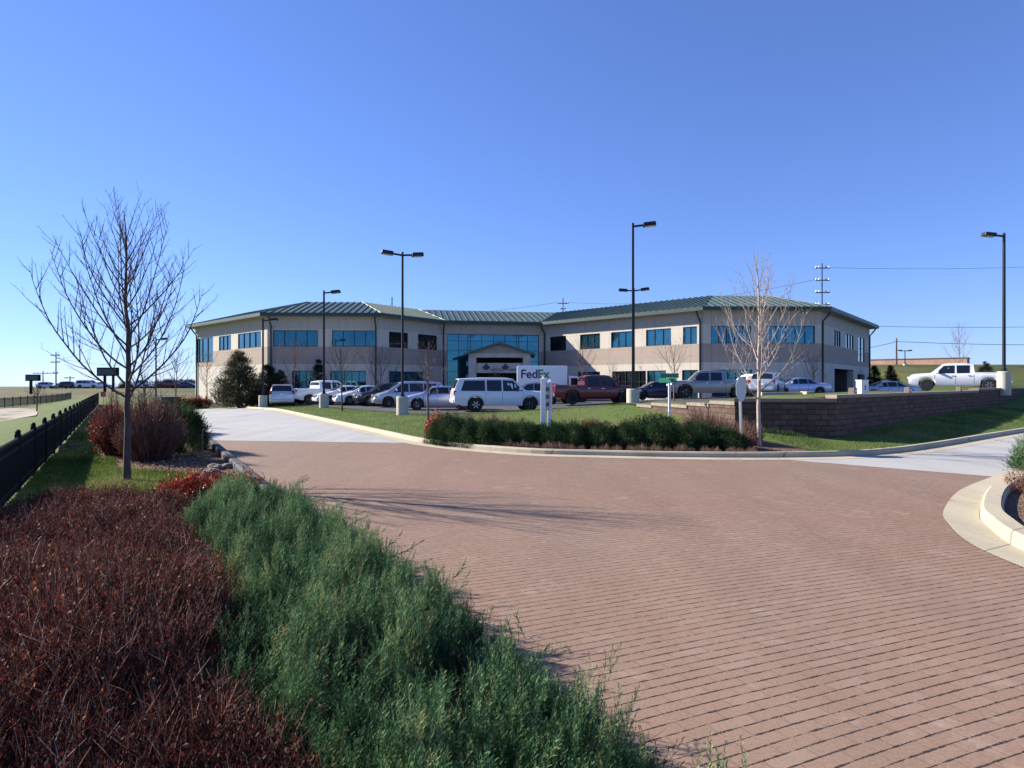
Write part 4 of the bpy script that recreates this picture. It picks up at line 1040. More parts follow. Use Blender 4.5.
# ------------------------------------------------------------------ bare trees
def bare_tree(name, loc, H, h0, spread, label, seed, bark, twigm, n1=26, r0=.06, dense=1.0, sides=5, lean=0, cat='tree', group=None, up=.8, twr=1.0, vase=None):
    rr = random.Random(seed); root = empty(name, loc, 0, label, cat, group)
    tr = MB(); br = MB()
    lead = []; n = 14; ax = ay = 0
    for i in range(n+1):
        t = i/n; lead.append(Vector((ax+lean*t*H, ay, t*H))); ax += rr.uniform(-1, 1)*.014*H*t; ay += rr.uniform(-1, 1)*.014*H*t
    rad = lambda t: r0*(1-t)**.8*.92+.004
    tr.tube([Vector((0, 0, -.15))]+lead, [r0*1.35]+[rad(i/n)*(1.18 if i == 0 else 1) for i in range(n+1)], 9)
    tr.build('trunk', bark, root, smooth=60)
    def at(t):
        f = t*n; i = min(n-1, int(f)); return lead[i].lerp(lead[i+1], f-i)
    az = rr.uniform(0, 6)
    def grow(p, d, L, r, depth):
        k = max(4, int(L/.16)); k = min(k, 12); pts = [p.copy()]; q = p.copy(); dd = d.copy(); s = L/k
        for i in range(k):
            dd = (dd+Vector((rr.uniform(-1, 1), rr.uniform(-1, 1), rr.uniform(-.3, 1)))*.07+Vector((0, 0, .09*up))).normalized()
            q = q+dd*s; pts.append(q.copy())
        br.tube(pts, [lerp(r, max(.0016*twr, r*.15), i/k) for i in range(k+1)], sides if depth == 0 else (4 if depth == 1 else 3), mi=0 if depth < 2 else 1, cap=False)
        if depth >= 3: return
        m = int(L*(5.5 if depth == 0 else 7 if depth == 1 else 6)*dense); m = max(m, 2 if depth < 2 else 0)
        side = rr.choice((-1, 1))
        for j in range(m):
            t = (j+rr.uniform(.4, 1))/(m+.2)*.84+.15; f = t*k; i = min(k-1, int(f)); pp = pts[i].lerp(pts[i+1], f-i); dr = (pts[i+1]-pts[i]).normalized()
            o = dr.orthogonal().normalized(); o = Matrix.Rotation(rr.uniform(0, 2*PI), 3, dr) @ o
            nd = (dr*math.cos(.75)+o*math.sin(.75)+Vector((0, 0, .18*up))).normalized()
            l2 = L*(1-t*.55)*rr.uniform(.22, .50)*(1 if depth == 0 else .8)
            if l2 > .05: grow(pp, nd, l2, max(.0021*twr, r*lerp(.5, .28, t)), depth+1)
    for i in range(n1):
        t = (i+rr.uniform(.1, .9))/n1; hh = lerp(h0, .90, t**.9); az += 2.4+rr.uniform(-.4, .4)
        ang = lerp(1.12, .45, t)+rr.uniform(-.12, .12)
        d = Vector((math.cos(az)*math.sin(ang), math.sin(az)*math.sin(ang), math.cos(ang)))
        prof = math.sin(PI*min(1, .30+.64*t))**.8
        L = spread*1.35*prof*rr.uniform(.8, 1.12)
        if vase:
            L = lerp(vase[0], vase[1], t)*rr.uniform(.82, 1.1); ang = lerp(vase[2], vase[3], t)+rr.uniform(-.15, .15)
            d = Vector((math.cos(az)*math.sin(ang), math.sin(az)*math.sin(ang), math.cos(ang)))
        grow(at(hh), d, L, rad(hh)*(.40 if vase else .55)+.002, 0)
    br.build('crown', [bark, twigm], root, smooth=60)
    return root
bare_tree('bare_tree', (px(127, 10.3), 10.3, .02), 4.35, .27, 1.55, 'large dark bare tree standing behind the dark red shrubs', 5, M['bark_dark'], M['twig_plum'], 34, .056, 1.2, up=1.0, vase=(2.55, .8, 1.12, .42))
x2 = px(759, 15.6); bare_tree('bare_tree', (x2, 15.6, base_h(x2, 15.6)), pz(251, 15.6)-base_h(x2, 15.6), .24, 1.15, 'pale barked bare tree beside the octagonal road sign', 9, M['bark_pale'], M['twig_pale'], 30, .054, 1.05, up=1.0, vase=(2.35, .65, 1.02, .38))
def small_tree(xx, Y, ytop, label, seed, bark='bark_dark', tw='twig_plum', spread=1.2, n1=18, h0=.32, z=None, dense=.7, r0=.055):
    x = px(xx, Y); z0 = base_h(x, Y) if z is None else z; H = pz(ytop, Y)-z0
    return bare_tree('bare_tree', (x, Y, z0), H, h0, spread, label, seed, M[bark], M[tw], n1, r0, dense, 4, twr=2.2)
small_tree(342, 38, 346, 'bare young tree on the verge beside the single arm lamp post', 12, spread=1.3)
small_tree(428, 25.6, 339, 'bare broom shaped young tree on the verge before the silver sedan', 13, 'bark_red', 'twig_pale', .95, 26, .30, dense=.9)
small_tree(207, 59, 352, 'bare young tree against the sunlit wall at the left end of the building', 14, 'bark_red', 'twig_pale', 1.6)
small_tree(294, 56, 343, 'bare tree in front of the left wing between spruce and van', 15, 'bark_red', 'twig_pale', 2.2)
small_tree(381, 55.5, 358, 'bare low tree behind the white sedans by the left wing', 16, 'bark_dark', 'twig_plum', 2.6, h0=.25)
small_tree(674, 41, 345, 'bare tree showing above the green street sign', 17, 'bark_red', 'twig_pale', 1.7, 12, .25)
small_tree(813, 51, 362, 'dark bare tree against the shaded end of the right wing', 18, spread=1.5)
small_tree(960, 80, 322, 'tall bare tree on the hill behind the white pickup', 19, 'bark_red', 'twig_pale', 2.2, 20, .2)
small_tree(37, 47, 385, 'small bare tree by the path beyond the black fence', 20, spread=.9)
small_tree(176, 46, 352, 'bare tree between the large dark tree and the building', 22, spread=1.6)
small_tree(145, 24, 372, 'thin bare tree rising behind the large brown shrub', 23, spread=.9, r0=.03)
small_tree(583, 59, 342, 'pale bare tree in the shadow corner beside the entrance wing', 24, 'bark_red', 'twig_pale', 1.9)
small_tree(495, 57, 366, 'bare low tree in front of the entrance portico', 26, 'bark_red', 'twig_pale', 1.1)
small_tree(612, 57, 362, 'small bare tree at the sunlit wall left of the tallest lamp post', 27, 'bark_red', 'twig_pale', 1.0)

# ------------------------------------------------------------------ foliage shapes
def spray_template(nb=9, ns=4, w=.05, seed=1):
    """a feathery juniper spray of unit length along +Z"""
    rr = random.Random(seed); V = []; Fc = []
    def tri(a, b, c): n = len(V); V.extend([a, b, c]); Fc.append((n, n+1, n+2))
    ax = lambda t: Vector((.18*t*t, 0, t))
    for k in range(4):
        a, b = ax(k/4), ax((k+1)/4); tri(a-Vector((w*.22, 0, 0)), a+Vector((w*.22, 0, 0)), b)
        tri(a-Vector((0, w*.22, 0)), a+Vector((0, w*.22, 0)), b)
    for k in range(nb):
        t = .12+.85*k/nb; p = ax(t); an = k*2.4+rr.uniform(-.4, .4); l = lerp(.46, .14, t)*rr.uniform(.75, 1.2)
        d = Vector((math.cos(an)*.62, math.sin(an)*.62, .78)).normalized()
        sd = d.cross(Vector((0, 0, 1))).normalized()
        tri(p-sd*w*.32, p+sd*w*.32, p+d*l)
        for s in range(ns):
            q = p+d*l*(.2+.75*s/ns); sg = 1 if s % 2 else -1
            d2 = (d*.8+sd*sg*.6+Vector((0, 0, .15))).normalized(); l2 = l*.42*(1-.5*s/ns)
            nn = d2.cross(sd.cross(d)).normalized()
            tri(q-nn*w*.26, q+nn*w*.26, q+d2*l2)
    return np.array([tuple(v) for v in V]), np.array(Fc)
SPR = [spray_template(9, 4, .05, s) for s in (1, 2, 3)]
SPR_MID = [spray_template(7, 2, .075, s) for s in (7, 8)]
SPR_FAR = [spray_template(6, 1, .13, s) for s in (4, 5)]
LEAF = (np.array([(0, 0, 0), (.28, .06, .5), (0, 0, 1), (-.28, .06, .5)]), np.array([(0, 1, 2, 3)]))
def twig_template():
    V = []; Fc = []
    for k, (z, r) in enumerate(((0, .010), (.5, .008), (1, .004))):
        for j in range(3): V.append((r*math.cos(j*2.09)+.05*z*z, r*math.sin(j*2.09), z))
    for k in range(2):
        for j in range(3): Fc.append((k*3+j, k*3+(j+1) % 3, k*3+3+(j+1) % 3, k*3+3+j))
    return np.array(V), np.array(Fc)
TWIG = twig_template()
BLADE = (np.array([(-.06, 0, 0), (.06, 0, 0), (.12, .08, 1)]), np.array([(0, 1, 2)]))

def inst(tpl, pos, rot, scl, mi, rnd):
    V, Fc = instances(tpl[0], tpl[1], pos, rot, scl); return (V, Fc, mi, np.repeat(rnd, len(tpl[0])))
def clump_noise(x, y, f, seed):
    from mathutils import noise
    return np.array([noise.noise(Vector((a*f, b*f, seed))) for a, b in zip(x, y)])

def juniper_cover():
    """spreading junipers in the front bed"""
    N = 8600; u = RNG.random(N); v = RNG.random(N)
    y = 1.45+(u**1.3)*6.9
    kx = 1.89-.577*y
    # inner edge against the barberry
    inner = np.interp(y, [1, 2.0, 2.4, 3.0, 3.6, 4.36, 5.5, 6.6, 7.6, 8.6], [-.3, -.5, -.83, -1.49, -1.70, -1.98, -2.7, -3.47, -3.75, -3.9])
    over = np.interp(y, [1, 2, 2.5, 3, 4, 5, 6, 8, 10], [-.45, -.30, .02, .16, .02, -.02, .02, -.05, -.15])
    wob = .17*clump_noise(y*0, y, 1.3, 2.2)
    x = lerp(inner, kx+over+wob, v)
    keep = x < kx+over+wob; x, y, v = x[keep], y[keep], v[keep]; N = len(x)
    c1 = clump_noise(x, y, 1.15, 3.1); c2 = clump_noise(x, y, 3.2, 8.8)
    edge = np.minimum(1, np.minimum(v, 1-v)*4.5+.25)
    c3 = clump_noise(x, y, 7.5, 4.1); top = (.33+.22*c1+.28*c2+.26*c3)*edge*np.interp(y, [1, 7.4, 8.6], [1, .9, .5])
    top = np.clip(top, .05, .75)
    z = top*RNG.uniform(.25, 1, N)**.6
    hollow = (c1*.6+c2*.8+c3*.8) < -.24
    keep = ~(hollow & (RNG.random(N) < .9)); x, y, z, v, c1, c2 = [q[keep] for q in (x, y, z, v, c1, c2)]; N = len(x)
    az = np.arctan2(c2*4, .5+c1*4)+RNG.normal(0, .8, N)
    hgt = RNG.uniform(.13, .30, N)*np.interp(y, [1, 4, 10], [.9, 1, 1.1]); rp = rots(N, .0, .55, az)
    base = np.stack([x, y, np.maximum(z-hgt*.6, .01)], 1); prnd = np.clip(.42+.6*c2+.35*c1+RNG.normal(0, .2, N), 0, .93)
    K = 9; parts = []
    for k in range(K):
        f = (k+RNG.uniform(0, 1, N))/K
        pos = base+rp[:, :, 2]*(hgt*f)[:, None]+RNG.normal(0, .012, (N, 3))*(1.3-f)[:, None]
        a2 = RNG.uniform(0, 2*PI, N); rot = rots(N, .25, .85, a2); zc = rot[:, :, 2]*.5+rp[:, :, 2]; zc /= np.linalg.norm(zc, axis=1)[:, None]
        xc = np.cross(rot[:, :, 1], zc); xc /= np.linalg.norm(xc, axis=1)[:, None]; rot = np.stack([xc, np.cross(zc, xc), zc], 2)
        scl = RNG.uniform(.07, .12, N)*(1.15-.55*f)
        rnd = np.clip(prnd+.10*f+RNG.normal(0, .08, N), 0, .97)
        if k == 0: rnd[RNG.random(N) < .02] = 1.0
        parts.append(inst(SPR_MID[k % 2], pos, rot, scl, 0, rnd))
    # long runners reaching over the kerb
    n = 110; yy = RNG.uniform(2.6, 8.2, n); xx = 1.89-.577*yy+RNG.uniform(-.35, .05, n)
    pos = np.stack([xx, yy, RNG.uniform(.08, .42, n)], 1); rot = rots(n, .95, 1.45, RNG.normal(.5, .8, n)); sc = RNG.uniform(.12, .24, n)
    parts.append(inst(SPR[0], pos, rot, sc, 0, RNG.uniform(.3, .8, n)))
    # woody stems underneath
    n = 900; yy = RNG.uniform(1.5, 8.0, n); vv = RNG.random(n); xx = lerp(np.interp(yy, [1, 10], [-.6, -4]), 1.75-.577*yy, vv)
    parts.append(inst(TWIG, np.stack([xx, yy, RNG.uniform(.0, .2, n)], 1), rots(n, .9, 1.45), RNG.uniform(.12, .28, n), 1, RNG.uniform(.1, .8, n)))
    o = link('juniper_ground_cover', fast_mesh('juniper_ground_cover', parts, [M['juniper'], M['twig']]))
    tag(o, 'feathery blue green spreading junipers spilling over the kerb', 'ground cover', kind='stuff')
juniper_cover()

def barberry_cover():
    N = 21000; y = 1.3+(RNG.random(N)**1.25)*6.6
    left = np.interp(y, [1, 2, 4, 6, 8, 9.2], [-2.4, -2.9, -4.3, -5.5, -5.9, -6.0]); right = np.interp(y, [1, 2.0, 2.4, 3.0, 3.6, 4.36, 5.5, 6.6, 7.6], [0, -.3, -.62, -1.35, -1.58, -1.86, -2.6, -3.45, -3.9])
    v = RNG.random(N); x = lerp(left, right, v)
    c1 = clump_noise(x, y, .9, 5.5); c2 = clump_noise(x, y, 2.6, 1.2)
    edge = np.minimum(1, np.minimum(v, 1-v)*5+.45)*np.interp(y, [1, 4.5, 7.6], [1, .88, .62])
    hgt = np.clip((.54+.20*c1+.20*c2)*edge, .10, .85)*np.interp(y, [1, 2.4, 3.4], [.8, .9, 1])
    parts = []
    base = np.stack([x, y, np.zeros(N)], 1)
    tw = rots(N, .0, .42); sc = hgt*RNG.uniform(.65, 1.04, N)
    S3 = np.stack([np.maximum(.35, sc), np.maximum(.35, sc), sc], 1)
    trnd = np.clip(RNG.normal(.42, .2, N), 0, .97)
    V, Fc = instances(TWIG[0]*np.array([.5, .5, 1]), TWIG[1], base, tw, sc.reshape(-1, 1)); parts.append((V, Fc, 1, np.repeat(trnd, len(TWIG[0]))))
    # side twigs
    reps = 3
    for k in range(reps):
        t = RNG.uniform(.45, .95, N); p = base+tw[:, :, 2]*(sc*t)[:, None]
        r2 = rots(N, .2, 1.0); s2 = RNG.uniform(.06, .15, N); V, Fc = instances(TWIG[0]*np.array([1.3, 1.3, 1]), TWIG[1], p, r2, s2.reshape(-1, 1)); parts.append((V, Fc, 1, np.repeat(np.clip(trnd+RNG.normal(.05, .2, N), 0, 1), len(TWIG[0]))))
        for q in range(2):
            tt = RNG.uniform(.2, 1, N); pp = p+r2[:, :, 2]*(s2*tt)[:, None]
            keep = RNG.random(N) < .62
            parts.append(inst(LEAF, pp[keep], rots(keep.sum(), .1, 1.5), RNG.uniform(.013, .026, keep.sum()), 0, np.clip(RNG.normal(.42, .26, keep.sum())+.35*c1[keep], 0, 1)))
    for q in range(2):
        t = RNG.uniform(.35, 1, N); p = base+tw[:, :, 2]*(sc*t)[:, None]
        parts.append(inst(LEAF, p, rots(N, .1, 1.4), RNG.uniform(.014, .028, N), 0, np.clip(RNG.normal(.45, .24, N)+.35*c1, 0, 1)))
    o = link('barberry_ground_cover', fast_mesh('barberry_ground_cover', parts, [M['barberry'], M['twig']]))
    tag(o, 'dense dark red barberry twigs and leaves filling the front bed', 'ground cover', kind='stuff')
barberry_cover()

def leaf_shrub(name, loc, rx, ry, h, leafm, label, seed, n_tw=500, leaves=5, lsize=.035, group=None, twm='twig', flare=.55, cat='shrub', twr=1.0):
    """upright twiggy shrub: stems fan out from the base, leaves along them"""
    root = empty(name, loc, 0, label, cat, group)
    g = np.random.default_rng(seed); N = n_tw
    az = g.uniform(0, 2*PI, N); rr_ = np.sqrt(g.random(N))
    b = np.stack([np.cos(az)*rr_*rx*.45, np.sin(az)*rr_*ry*.45, np.zeros(N)], 1)
    tip = np.stack([np.cos(az)*rr_*rx, np.sin(az)*rr_*ry, h*(1-.5*rr_**2)*g.uniform(.62, 1.1, N)*(1+.16*np.sin(az*3+seed)+.10*np.sin(az*7+seed*2))], 1)
    d = tip-b; L = np.linalg.norm(d, axis=1); z = d/L[:, None]
    ref = np.stack([np.cos(az+1.3), np.sin(az+1.3), np.zeros(N)], 1); xx = np.cross(ref, z); xx /= np.linalg.norm(xx, axis=1)[:, None]; yy = np.cross(z, xx)
    R = np.stack([xx, yy, z], 2)
    V, Fc = instances(TWIG[0]*np.array([.6*twr, .6*twr, 1]), TWIG[1], b, R, L.reshape(-1, 1))
    parts = [(V, Fc, 0, np.repeat(np.clip(g.normal(.45, .22, N), 0, 1), len(TWIG[0])))]
    for k in range(3):
        t = g.uniform(.4, .95, N); p = b+d*t[:, None]; s2 = g.uniform(.12, .28, N)*h*.8
        r2 = rots(N, .1, .9, az+g.normal(0, .8, N)); V, Fc = instances(TWIG[0]*np.array([1.3*twr, 1.3*twr, 1]), TWIG[1], p, r2, s2.reshape(-1, 1)); parts.append((V, Fc, 0, np.repeat(np.clip(g.normal(.5, .22, N), 0, 1), len(TWIG[0]))))
    me = fast_mesh('stems', parts, [M[twm]]); link('stems', me, root)
    if leaves:
        parts = []
        hue = g.normal(0, .12)
        for k in range(leaves):
            t = g.uniform(.25, 1.05, N); p = b+d*t[:, None]+g.normal(0, .05*h, (N, 3)); p[:, 2] = np.maximum(p[:, 2], .03)
            parts.append(inst(LEAF, p, rots(N, .1, 1.5), g.uniform(.7, 1.4, N)*lsize, 0, np.clip(g.normal(.5, .25, N)+hue, 0, 1)))
        link('foliage', fast_mesh('foliage', parts, [M[leafm]]), root)
    return root
def needle_shrub(name, loc, rx, ry, h, leafm, label, seed, n=900, size=.2, group=None, tpl=None, cat='shrub'):
    root = empty(name, loc, 0, label, cat, group)
    g = np.random.default_rng(seed); tpl = tpl or SPR_FAR
    az = g.uniform(0, 2*PI, n); el = np.arcsin(g.uniform(-.05, 1, n)); ra = g.uniform(.5, 1, n)**.4
    lump = 1+.18*np.array([math.sin(a*3+seed)+.6*math.sin(a*5+e*4+seed*2) for a, e in zip(az, el)])*.6
    p = np.stack([np.cos(az)*np.cos(el)*rx*ra*lump, np.sin(az)*np.cos(el)*ry*ra*lump, np.maximum(.03, np.sin(el)*h*ra*lump*.88)], 1)
    s = g.uniform(.7, 1.35, n)*size; R = rots(n, .1, 1.35, az+g.normal(0, .9, n))
    rnd = np.clip(.5+.5*np.sin(az*4+el*5+seed)*.5+g.normal(0, .18, n), 0, 1)
    parts = []
    for k in range(len(tpl)):
        q = np.arange(n) % len(tpl) == k; parts.append(inst(tpl[k], p[q], R[q], s[q], 0, rnd[q]))
    link('foliage', fast_mesh('foliage', parts, [M[leafm]]), root)
    m = MB()
    for k in range(7): a = k*.9; m.tube([(0, 0, 0), (math.cos(a)*rx*.3, math.sin(a)*ry*.3, h*.35), (math.cos(a)*rx*.6, math.sin(a)*ry*.6, h*.6)], [.03, .02, .008], 5)
    m.build('stems', M['bark_dark'], root)
    return root
def gl(xx, Y, dz=0): x = px(xx, Y); return (x, Y, base_h(x, Y)+dz)

# left strip shrubs
leaf_shrub('red_shrub', gl(119, 14.2), .48, .6, 1.22, 'redleaf', 'upright bright red leaved shrub left of the big bare tree trunk', 31, 650, 7, .036)
leaf_shrub('brown_shrub', gl(151, 13.2), .68, .75, 1.2, 'barberry', 'broad brown twiggy shrub right behind the big bare tree trunk', 32, 1500, 3, .026, twm='rosetwig')
needle_shrub('juniper_shrub', gl(178, 14.8), .52, .9, 1.12, 'juniper_dk', 'tall dark green juniper against the street kerb beside the brown shrub', 33, 2600, .2, tpl=SPR)
leaf_shrub('red_shrub', gl(112, 17.8), .5, .7, 1.05, 'redleaf', 'red leaved shrub farther along the strip behind the bright red shrub', 34, 500, 6, .04)
leaf_shrub('brown_shrub', gl(150, 18.5), .8, .9, 1.1, 'barberry', 'brown twiggy shrub half hidden behind the broad brown shrub', 35, 700, 3, .035)
needle_shrub('juniper_shrub', gl(166, 20.0), .9, 1.1, 1.0, 'juniper_dk', 'dark green juniper behind the tall juniper at the kerb', 36, 1500, .24)
for k, (xx, Y, r, hh, n) in enumerate(((188, 8.7, .42, .36, 520), (214, 9.0, .45, .33, 480), (240, 9.5, .38, .26, 360))):
    leaf_shrub('orange_shrub', gl(xx, Y), r, .4, hh, 'orangeleaf' if k < 1 else 'redleaf', ('low fiery orange leaved shrub in front of the bare tree trunk', 'low red leaved shrub between the orange shrub and the kerb rocks', 'low dull red shrub touching the street kerb')[k], 40+k, n, 9, .032)
m = MB(); m.tube([(0, 0, 0), (.02, 0, .75)], .014, 6); o = m.build('marker_stake', M['downspout'], loc=gl(201.5, 12.0)); tag(o, 'thin dark stake standing in front of the tall dark juniper', 'stake')
m = MB(); m.box((0, 0, .55), (1.6, 1.3, 1.1)); m.box((0, 0, 1.12), (1.7, 1.4, .05)); o = m.build('utility_cabinet', simple('cabinet_green', (.06, .08, .06), .6), loc=gl(171, 58), rz=.5, bevel=.03); tag(o, 'dark green utility cabinet beside the far red hedge', 'utility box')
for k in range(5):
    leaf_shrub('hedge_shrub', gl(180+k*6.3, 57.5+.2*k), .62, .6, 1.0, 'redleaf', 'dark red shrub in the clipped hedge at the street end', 50+k, 260, 9, .09, 'red hedge at the street end', twr=2)
# verge and island
leaf_shrub('orange_shrub', gl(437, 17.7), .34, .4, .74, 'orangeleaf', 'round orange red shrub at the hedge end beside the young tree', 61, 520, 10, .045)
for k, (xx, Y, rx, hh) in enumerate(((452, 18.6, .6, .74), (474, 18.2, .65, .68), (497, 18.0, .65, .70), (520, 18.2, .6, .60))):
    leaf_shrub('brown_shrub', gl(xx, Y), rx, .5, hh, 'barberry', 'dormant brown twiggy shrub in the row before the white suv', 70+k, 520, 3, .03, 'brown shrubs before the white suv', twm='tantwig', twr=1.3)
for k, (xx, Y, rx, hh, lab) in enumerate(((592, 20.5, .5, .50, 'dark plum twiggy shrub on the grass left of the tallest lamp post'), (628, 19.0, .5, .55, 'tan twiggy shrub in front of the tallest lamp post base'), (700, 16.9, .52, .78, 'pinkish twiggy shrub against the sunlit end of the retaining wall'), (723, 16.4, .45, .62, 'russet twiggy shrub at the corner of the retaining wall'), (748, 15.9, .42, .62, 'russet twiggy shrub around the foot of the pale tree'), (740, 15.2, .40, .50, 'brown twiggy shrub around the octagonal sign post'))):
    leaf_shrub('twiggy_shrub', gl(xx, Y), rx, .45, hh, 'redleaf' if k > 1 else 'barberry', lab, 80+k, 560, 2 if k != 0 else 5, .028, twm='tantwig' if k else 'twig', twr=1.3)
hedge_line = smooth_line([(px(449, 16.9), 16.9), (px(490, 16.1), 16.1), (px(560, 15.6), 15.6), (px(640, 15.45), 15.45), (px(722, 15.15), 15.15)], 8)
HL = [hedge_line[int(round(i*(len(hedge_line)-1)/11))] for i in range(12)]
for k, (x, y) in enumerate(HL):
    hh = (.86, .78, .74, .76, .72, .70, .74, .70, .72, .78, .76, .60)[k]
    needle_shrub('juniper_shrub', (x, y, base_h(x, y)), .60, .62, hh, 'juniper_dk', 'dark green spreading juniper in the hedge behind the curved kerb', 100+k, 5200, .085, 'juniper hedge behind the curved kerb', tpl=SPR_FAR+SPR[:1])
needle_shrub('juniper_shrub', (px(655, 16.6), 16.6, .2), .7, .6, .62, 'juniper_dk', 'green juniper behind the hedge under the street sign', 130, 900, .17)
# dormant perennial mounds in front of the hedge
rr = random.Random(4)
edge = offset_line(RK, .36); edge = [p for p in edge if -1.2 < p[0] < 5.4 and p[1] < 17]
acc = 0; pts = []
for a, b in zip(edge[:-1], edge[1:]):
    L = math.hypot(b[0]-a[0], b[1]-a[1]); 
    while acc < L: pts.append((lerp(a[0], b[0], acc/L), lerp(a[1], b[1], acc/L))); acc += .27
    acc -= L
proto = leaf_shrub('perennial_mound', (pts[0][0], pts[0][1], .07), .15, .15, .17, None, 'small dormant tan perennial mound in the row along the curved kerb', 140, 260, 0, .02, 'perennial mounds along the curved kerb', twm='tantwig', cat='plant', twr=2.2)
for p in pts[1:]:
    s = rr.uniform(.75, 1.25); dup(proto, (p[0]+rr.uniform(-.04, .04), p[1]+rr.uniform(-.04, .04), .06), rr.uniform(0, 6), scale=s)
# right island planting
needle_shrub('juniper_shrub', (9.35, 11.0, .05), .55, .6, .72, 'juniper', 'blue green juniper at the tip of the kerbed island', 150, 1600, .18, tpl=SPR)
leaf_shrub('twiggy_shrub', (6.6, 7.6, .05), .35, .35, .35, 'barberry', 'low brown twiggy shrub inside the kerbed island', 151, 300, 3, .025, twm='tantwig')
leaf_shrub('twiggy_shrub', (7.4, 9.0, .05), .4, .4, .4, 'redleaf', 'low reddish shrub inside the kerbed island', 152, 300, 3, .025, twm='tantwig')

# ------------------------------------------------------------------ evergreens
def evergreen(xx, Y, ytop, width, leafm, label, seed, n=2600, size=.55, shape=1.0, name='evergreen_tree', tight=1.0):
    loc = gl(xx, Y); H = pz(ytop, Y)-loc[2]; root = empty(name, loc, 0, label, 'tree')
    g = np.random.default_rng(seed)
    m = MB(); m.tube([(0, 0, -.2), (0, 0, H*.95)], [.14, .02], 7); m.build('trunk', M['bark_dark'], root, smooth=60)
    nb = max(60, n//34); tb = g.random(nb)**1.25; ab = g.uniform(0, 2*PI, nb)
    lb = width/2*((1-tb)**shape)*(1+tight*(g.uniform(.72, 1.18, nb)*(1+.12*np.sin(ab*2+seed))-1))+.06
    k = n//nb; idx = np.repeat(np.arange(nb), k); N = len(idx); f = g.random(N)**.5
    wid = .10*width*(.35+.65*(1-tb[idx]))
    rr_ = lb[idx]*f; zz = H*(.01+.95*tb[idx])+lb[idx]*(.10*f-.16*f*f)+.1
    p = np.stack([np.cos(ab[idx])*rr_, np.sin(ab[idx])*rr_, zz], 1)+g.normal(0, 1, (N, 3))*wid[:, None]*np.array([1, 1, .45])
    p[:, 2] = np.clip(p[:, 2], .08, H)
    R = rots(N, .3, 1.25, ab[idx]+g.normal(0, .7, N)); s = g.uniform(.55, 1.2, N)*size*np.interp(tb[idx], [0, 1], [1, .5])
    rnd = np.clip(np.repeat(g.normal(.45, .2, nb), k)+g.normal(0, .15, N), 0, 1); parts = []
    for k in range(2):
        q = np.arange(N) % 2 == k; parts.append(inst(SPR_FAR[k], p[q], R[q], s[q], 0, rnd[q]))
    link('crown', fast_mesh('crown', parts, [M[leafm]]), root)
    return root
evergreen(239, 53, 351, 4.3, 'pine', 'broad olive pine in front of the sunlit left end of the building', 3, 10000, .46, .66, 'pine_tree')
evergreen(268, 56.0, 365, 2.6, 'spruce', 'dark broad spruce beside the pale minivan', 4, 8000, .38, .6, 'spruce_tree', .8)
evergreen(279, 56.8, 371, 2.2, 'spruce', 'dark low spruce behind the pale minivan', 5, 5000, .38, .5, 'spruce_tree', .8)
evergreen(318.5, 57.2, 360, 2.0, 'spruce', 'dark narrow spruce behind the bed of the white pickup', 6, 5000, .34, .8, 'spruce_tree', .5)
evergreen(874.5, 66, 366, 2.0, 'spruce', 'cone shaped dark evergreen close to the building corner', 7, 7000, .30, .8, 'evergreen_tree', .25)
evergreen(891, 66, 366, 2.1, 'spruce', 'cone shaped dark evergreen nearer the white pickup front', 8, 7000, .30, .8, 'evergreen_tree', .25)
evergreen(985.5, 78, 362, 2.4, 'spruce', 'small dark evergreen showing above the white pickup bed', 9, 4000, .34, .8, 'evergreen_tree', .3)
for k, (xx, Y, w) in enumerate(((913, 72, 1.6), (948, 90, 2.4))):
    needle_shrub('hill_shrub', gl(xx, Y), w*.6, w*.6, w*.55, 'spruce', ('dark round shrub at the foot of the grass hill', 'dark round shrub beside the tan building on the hill')[k], 160+k, 500, .4)
for k in range(4):
    needle_shrub('hedge_shrub', gl(876+k*9, 64.5), .9, .5, 1.5, 'spruce', 'dark shrub in the low hedge under the cone shaped evergreens', 170+k, 500, .35, 'low hedge at the foot of the hill')

# ------------------------------------------------------------------ hill building, far things
x0, x1 = px(876, 125), px(950, 125); zb_ = base_h((x0+x1)/2, 125)
t = empty('long_building', ((x0+x1)/2, 125, zb_), -.7, 'long low tan building on top of the grass hill', 'building')
m = MB(); m.box((0, 2, .35), ((x1-x0)*1.2, 5, 2.3)); m.build('wall', M['tan_wall'], t)
m = MB(); m.box((0, 2, 1.56), ((x1-x0)*1.2+.3, 5.2, .12)); m.build('roof', M['brown_roof'], t)

for k, (xx, Y, w) in enumerate(((163, 170, 5.0), (173, 176, 6.5), (184, 172, 5.5), (194, 178, 6.0), (128, 180, 4.5), (150, 185, 5.0))):
    x = px(xx, Y); needle_shrub('distant_tree', (x, Y, base_h(x, Y)), w*.55, w*.4, w*.42, 'spruce', 'low dark tree crown on the skyline beyond the far highway', 180+k, 700, .9, 'tree crowns beyond the far highway', cat='tree')
